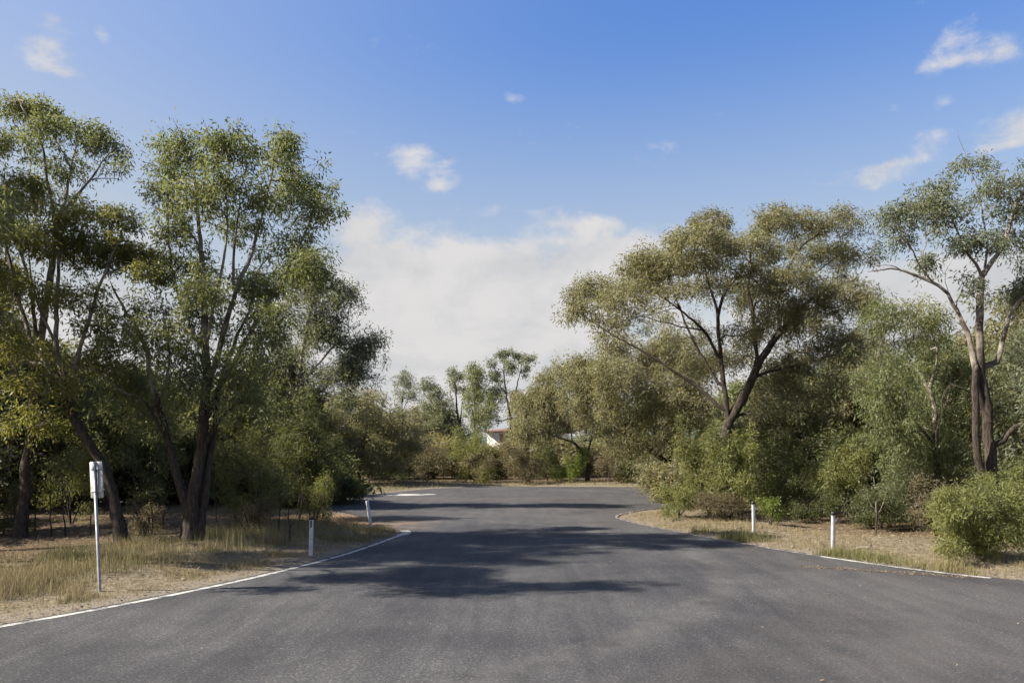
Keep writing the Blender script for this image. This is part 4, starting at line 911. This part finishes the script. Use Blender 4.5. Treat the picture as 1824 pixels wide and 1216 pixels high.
def grass(label, region, n, hfun, green, seed, wid=.006, clump=.5, lean=.35):
    rng = np.random.default_rng(seed); x0, x1, y0, y1, keep = region
    k = n * 6
    # tufts: most blades stand round tuft centres
    tx, ty = rng.uniform(x0, x1, k // 14), rng.uniform(y0, y1, k // 14)
    ti = rng.integers(0, len(tx), k); x = tx[ti] + rng.normal(0, .07, k); y = ty[ti] + rng.normal(0, .07, k)
    loose = rng.random(k) > clump; x[loose] = rng.uniform(x0, x1, loose.sum()); y[loose] = rng.uniform(y0, y1, loose.sum())
    rd = road_dist(x, y); p = keep(x, y, rd); ok = rng.random(k) < p; x, y, rd, ti = x[ok][:n], y[ok][:n], rd[ok][:n], ti[ok][:n]
    th = (.35 + 1.35 * rng.random(len(tx)) ** 1.6)[ti]
    h = hfun(x, y, rd) * th * rng.uniform(.6, 1.2, len(x))
    gr = np.clip(green(x, y, rd) + rng.normal(0, .12, len(x)) + (rng.random(len(tx))[ti] - .5) * .4, 0, 1)
    V, fs, at = blades(rng, x, y, h, gr, wid, lean)
    o = link('grass', make_mesh('grass', V, fs, [('leaf', 'FACE', 'FLOAT_VECTOR', at)]), M['grass'])
    NTRI[0] += len(x) * 3
    tag(o, label, 'grass', kind='stuff')
nz = lambda x, y, s, k: vnoise(x, y, s, k)
grass('dry straw grass on the left verge under the road sign', (-16, -3.4, 8.5, 25.5, lambda x, y, rd: (rd > .12) * sstep(rd, .1, .7) * (.06 + .94 * sstep(nz(x, y, .8, 4), .36, .66)) * sstep(-rd, -6.5, -4.0) * sstep(-y, -25, -19)),
      62000, lambda x, y, rd: .045 + (.05 + .20 * sstep(nz(x, y, .9, 5), .3, .8)) * sstep(rd, .2, 1.4), lambda x, y, rd: .08 + .55 * sstep(nz(x, y, 1.3, 6), .5, .8) + .1 * sstep(rd, 2.4, 4.5), 51, lean=.6)
grass('tall seeding grass in front of the left gums', (-16, -5, 14, 24, lambda x, y, rd: sstep(rd, 1.4, 2.4) * sstep(-rd, -7, -5) * sstep(nz(x, y, .9, 14), .4, .7)),
      8000, lambda x, y, rd: .20 + .20 * nz(x, y, 1.3, 15), lambda x, y, rd: .25 + .3 * nz(x, y, 1.5, 16), 52, lean=.25)
grass('short dry grass on the right verge between the guide posts', (4.0, 16, 12.5, 33, lambda x, y, rd: (rd > .08) * (.25 + .75 * sstep(nz(x, y, 1.0, 7), .45, .7)) * sstep(-rd, -5, -2.5)),
      32000, lambda x, y, rd: .05 + .10 * nz(x, y, 1.4, 8), lambda x, y, rd: .04 + .12 * sstep(nz(x, y, 2.0, 9), .5, .8), 53)
grass('greener grass tufts along the right road edge by the guide posts', (5.5, 9.6, 16.2, 25, lambda x, y, rd: (rd > .05) * sstep(-rd, -1.15, -.4) * sstep(nz(x, y, 1.2, 10), .25, .55)),
      11000, lambda x, y, rd: .13 + .16 * nz(x, y, .9, 11), lambda x, y, rd: .35 + .5 * sstep(nz(x, y, 1.7, 12), .3, .6), 54)
grass('pale grass strip along the far side of the far road', (-14, 16, 43, 68, lambda x, y, rd: (rd > .2) * sstep(-rd, -9, -4) * (y - x * 0 > 42)),
      15000, lambda x, y, rd: .10 + .14 * nz(x, y, 2.0, 13), lambda x, y, rd: .25 + .4 * nz(x, y, 3.0, 17), 55, wid=.014)
grass('dry grass on the left corner beside the leaning guide post', (-9, -3.3, 22, 31, lambda x, y, rd: (rd > .1) * (.2 + .8 * sstep(nz(x, y, .9, 18), .4, .65)) * (1 - .75 * (y > 26))),
      14000, lambda x, y, rd: .10 + .2 * nz(x, y, 1.1, 19) * (y < 26.5), lambda x, y, rd: .2 + .35 * nz(x, y, 1.4, 20), 56)
# fallen leaves and bark bits
M['litter'] = grass_mat('dead_leaf', ((0.12, 0.08, 0.048), (0.34, 0.28, 0.20), (0.15, 0.10, 0.06), (0.26, 0.20, 0.12)))
def litter(label, x, y, size, seed, z0=None):
    rng = np.random.default_rng(seed); n = len(x); z = ground_z(x, y) + .012 if z0 is None else np.full(n, z0)
    a = rng.uniform(0, 2 * pi, n); L = size * rng.uniform(.5, 1.4, n); W = L * rng.uniform(.2, .45, n)
    u = np.stack([np.cos(a), np.sin(a), rng.normal(0, .18, n)], 1) * L[:, None] / 2; v = np.stack([-np.sin(a), np.cos(a), rng.normal(0, .25, n)], 1) * W[:, None] / 2
    c = np.stack([x, y, z + np.abs(u[:, 2]) + np.abs(v[:, 2])], 1)
    V = np.stack([c - u, c - v, c + u, c + v], 1).reshape(-1, 3)
    at = np.zeros((n, 3)); at[:, 0] = rng.random(n); at[:, 1] = rng.random(n)
    tag(link('leaf_litter', make_mesh('leaf_litter', V, [np.arange(4 * n).reshape(-1, 4)], [('leaf', 'FACE', 'FLOAT_VECTOR', at)]), M['litter']), label, 'leaf litter', kind='stuff')
rng = np.random.default_rng(91)
x, y = rng.uniform(4, 20, 26000), rng.uniform(12, 34, 26000); rd = road_dist(x, y); k = (rd > -.1) & (rd < 7); litter('fallen leaves and bark on the right verge', x[k], y[k], .09, 1)
x, y = rng.uniform(-18, -3.5, 22000), rng.uniform(9, 36, 22000); rd = road_dist(x, y); k = (rd > .05) & (rd < 9); litter('fallen leaves and bark on the left verge and wood floor', x[k], y[k], .09, 2)
x, y = rng.uniform(-8, 12, 14000), rng.uniform(7.5, 32, 14000); rd = road_dist(x, y); k = (rd < -.02) & (rng.random(14000) < .02 + .5 * np.exp(np.minimum(rd, 0) / .9) * (x > 0) + .07 * (x > 2.0) * (y > 11)); litter('scattered fallen leaves lying on the asphalt', x[k], y[k], .055, 3, .006)
t = rng.random(900); x = 6.3 + 2.9 * t + rng.normal(0, .12, 900); y = 17.6 - 1.6 * t + rng.normal(0, .10, 900); litter('streak of dry debris on the asphalt inside the right edge line', x, y, .05, 4, .008)

for i, (px, py, L, a, lab) in enumerate([(300, 985, 1.6, .3, 'grey fallen branch in the grass below the big left gum'), (1560, 985, 1.2, 2.6, 'pale fallen stick on the right verge beside the lush bush'), (110, 990, 1.3, 1.0, 'fallen dead branch behind the road sign'),
                                     (1270, 945, 1.1, .2, 'fallen stick on the right verge near the corner'), (1420, 955, .9, 2.9, 'short fallen stick between the two right guide posts')]):
    x, y = GP(px, py); z = float(ground_z(x, y)[0]); sk = Skeleton(300 + i)
    pts = [np.array([x + cos(a) * L * t, y + sin(a) * L * t, z + .03 + .05 * sin(t * 5 + i)]) for t in (0, .3, .6, 1.0)]
    sk.limb(pts, .026, .008, 0, join=False, wig=.02)
    for t, sgn in ((.4, 1), (.65, -1), (.8, 1)):
        q = pts[0] + (pts[-1] - pts[0]) * t; sk.grow(q + np.array([cos(a + .7 * sgn) * .35, sin(a + .7 * sgn) * .35, .12]), tip=False)
    root = empty('fallen_branch', (x, y, z)); tag(root, lab, 'branch')
    build_tree(root, sk, np.array([x, y, z]), None, 0, .1, .1, .1, pale_z=(-3, -1), names=('stick', 'stick', 'twigs', 'leaves'))

# ------------------------------------------------------------------ guide posts and sign
def guide_post(label, px, d, lean=(0, 0), rz=0.0, side=False, cap=True, stripe=True, h=.98):
    x = (px - CX) / F * d
    r = empty('guide_post', (x, d, float(ground_z(x, d)[0]) - .04), rz); r.rotation_euler = (lean[0], lean[1], rz)
    tag(r, label, 'guide post', 'white roadside guide posts')
    # shallow channel section, slightly domed top
    sec = np.array([(-.052, .018), (-.048, -.010), (-.02, -.018), (.02, -.018), (.048, -.010), (.052, .018), (.044, .018), (.038, -.002), (0, -.008), (-.038, -.002), (-.044, .018)])
    k = len(sec); zs = [-.3, 0, h * .5, h - .10, h - .02, h]
    V = np.vstack([np.column_stack([sec * (1 if z < h else .9), np.full(k, z)]) for z in zs]); i = np.arange(k); Q = []
    for l in range(len(zs) - 1): Q.append(np.stack([l * k + i, l * k + (i + 1) % k, (l + 1) * k + (i + 1) % k, (l + 1) * k + i], 1))
    link('post', make_mesh('post', V, [np.vstack(Q), (np.arange(k) + (len(zs) - 1) * k)[None]]), M['post_white'], r)
    if cap: link('cap', box_mesh('cap', [(-.056, .056, -.024, .024, h - .075, h + .012)]), M['black_plastic'], r)
    if stripe: link('reflector', box_mesh('reflector', [(-.018, .018, -.0235, -.0185, h - .26, h - .09)]), M['reflector'], r)
    if side:
        link('reflector', box_mesh('reflector', [(.055, .10, -.010, .006, h - .30, h - .15)]), M['reflector_grey'], r)
        link('bracket', box_mesh('bracket', [(.0525, .085, -.006, .002, h - .145, h - .115)]), M['black_plastic'], r)
guide_post('white guide post with black cap on the left verge', 553, 19.3, (0, .03), -.15)
guide_post('white guide post leaning left at the tip of the left corner', 662, 25.8, (.0, -.17), .75, cap=False, stripe=False)
guide_post('farther of the two white guide posts on the right verge', 1343, 24.9, (0, -.02), .1, side=True, stripe=False)
guide_post('nearer of the two white guide posts on the right verge', 1484, 20.3, (0, .01), .1, side=True, stripe=False)

sx_, sd_ = (178 - CX) / F * 14.3, 14.3
s = empty('road_sign', (sx_, sd_, float(ground_z(sx_, sd_)[0]))); s.rotation_euler = (0, -.045, .0)
tag(s, 'back of a small metal road sign on a leaning pole, left verge', 'sign')
def cyl(name, r, z0, z1, k=14, cx=0, cy=0):
    a = np.arange(k) * 2 * pi / k; ring = np.stack([cx + r * np.cos(a), cy + r * np.sin(a)], 1)
    V = np.vstack([np.column_stack([ring, np.full(k, z0)]), np.column_stack([ring, np.full(k, z1)])]); i = np.arange(k)
    return make_mesh(name, V, [np.stack([i, (i + 1) % k, (i + 1) % k + k, i + k], 1), (i + k)[None]], smooth=False)
link('pole', cyl('pole', .027, -.3, 2.30), M['galv'], s)
pl = empty('sign_plate', (0, 0, 0)); bpy.data.objects.remove(pl)
# plate with folded edges, turned away from the camera
def rounded(w, h, r, k=5):
    pts = []
    for cx, cy, a0 in ((w - r, h - r, 0), (-w + r, h - r, 90), (-w + r, -h + r, 180), (w - r, -h + r, 270)):
        for i in range(k + 1):
            a = radians(a0 + 90 * i / k); pts.append((cx + r * cos(a), cy + r * sin(a)))
    return np.array(pts)
rp = rounded(.16, .325, .02); k = len(rp); i = np.arange(k)
V = np.vstack([np.column_stack([rp[:, 0], np.full(k, -.032), rp[:, 1]]), np.column_stack([rp[:, 0], np.full(k, -.036), rp[:, 1]])])
V = np.column_stack([V[:, 0], -V[:, 1], V[:, 2]])
plate = link('sign_plate', make_mesh('sign_plate', V, [i[None], (i + k)[::-1][None], np.stack([i, i + k, (i + 1) % k + k, (i + 1) % k], 1)]), M['alu'], s)
plate.location = (0, 0, 1.99); plate.rotation_euler = (0, 0, radians(-24))
for zc in (-.2, .2):
    link('rail', box_mesh('rail', [(-.135, .135, .012, .0315, zc - .012, zc + .012)]), M['alu'], plate)
for xc in (-.045, .06):
    link('rib', box_mesh('rib', [(xc - .012, xc + .012, .006, .0115, -.30, .30)]), M['galv'], plate)
for zc in (-.2, .2):
    o = link('clamp', cyl('clamp', .033, 1.99 + zc - .02, 1.99 + zc + .02), M['galv'], s)
bpy.app.driver_namespace["tris"] = NTRI[0]
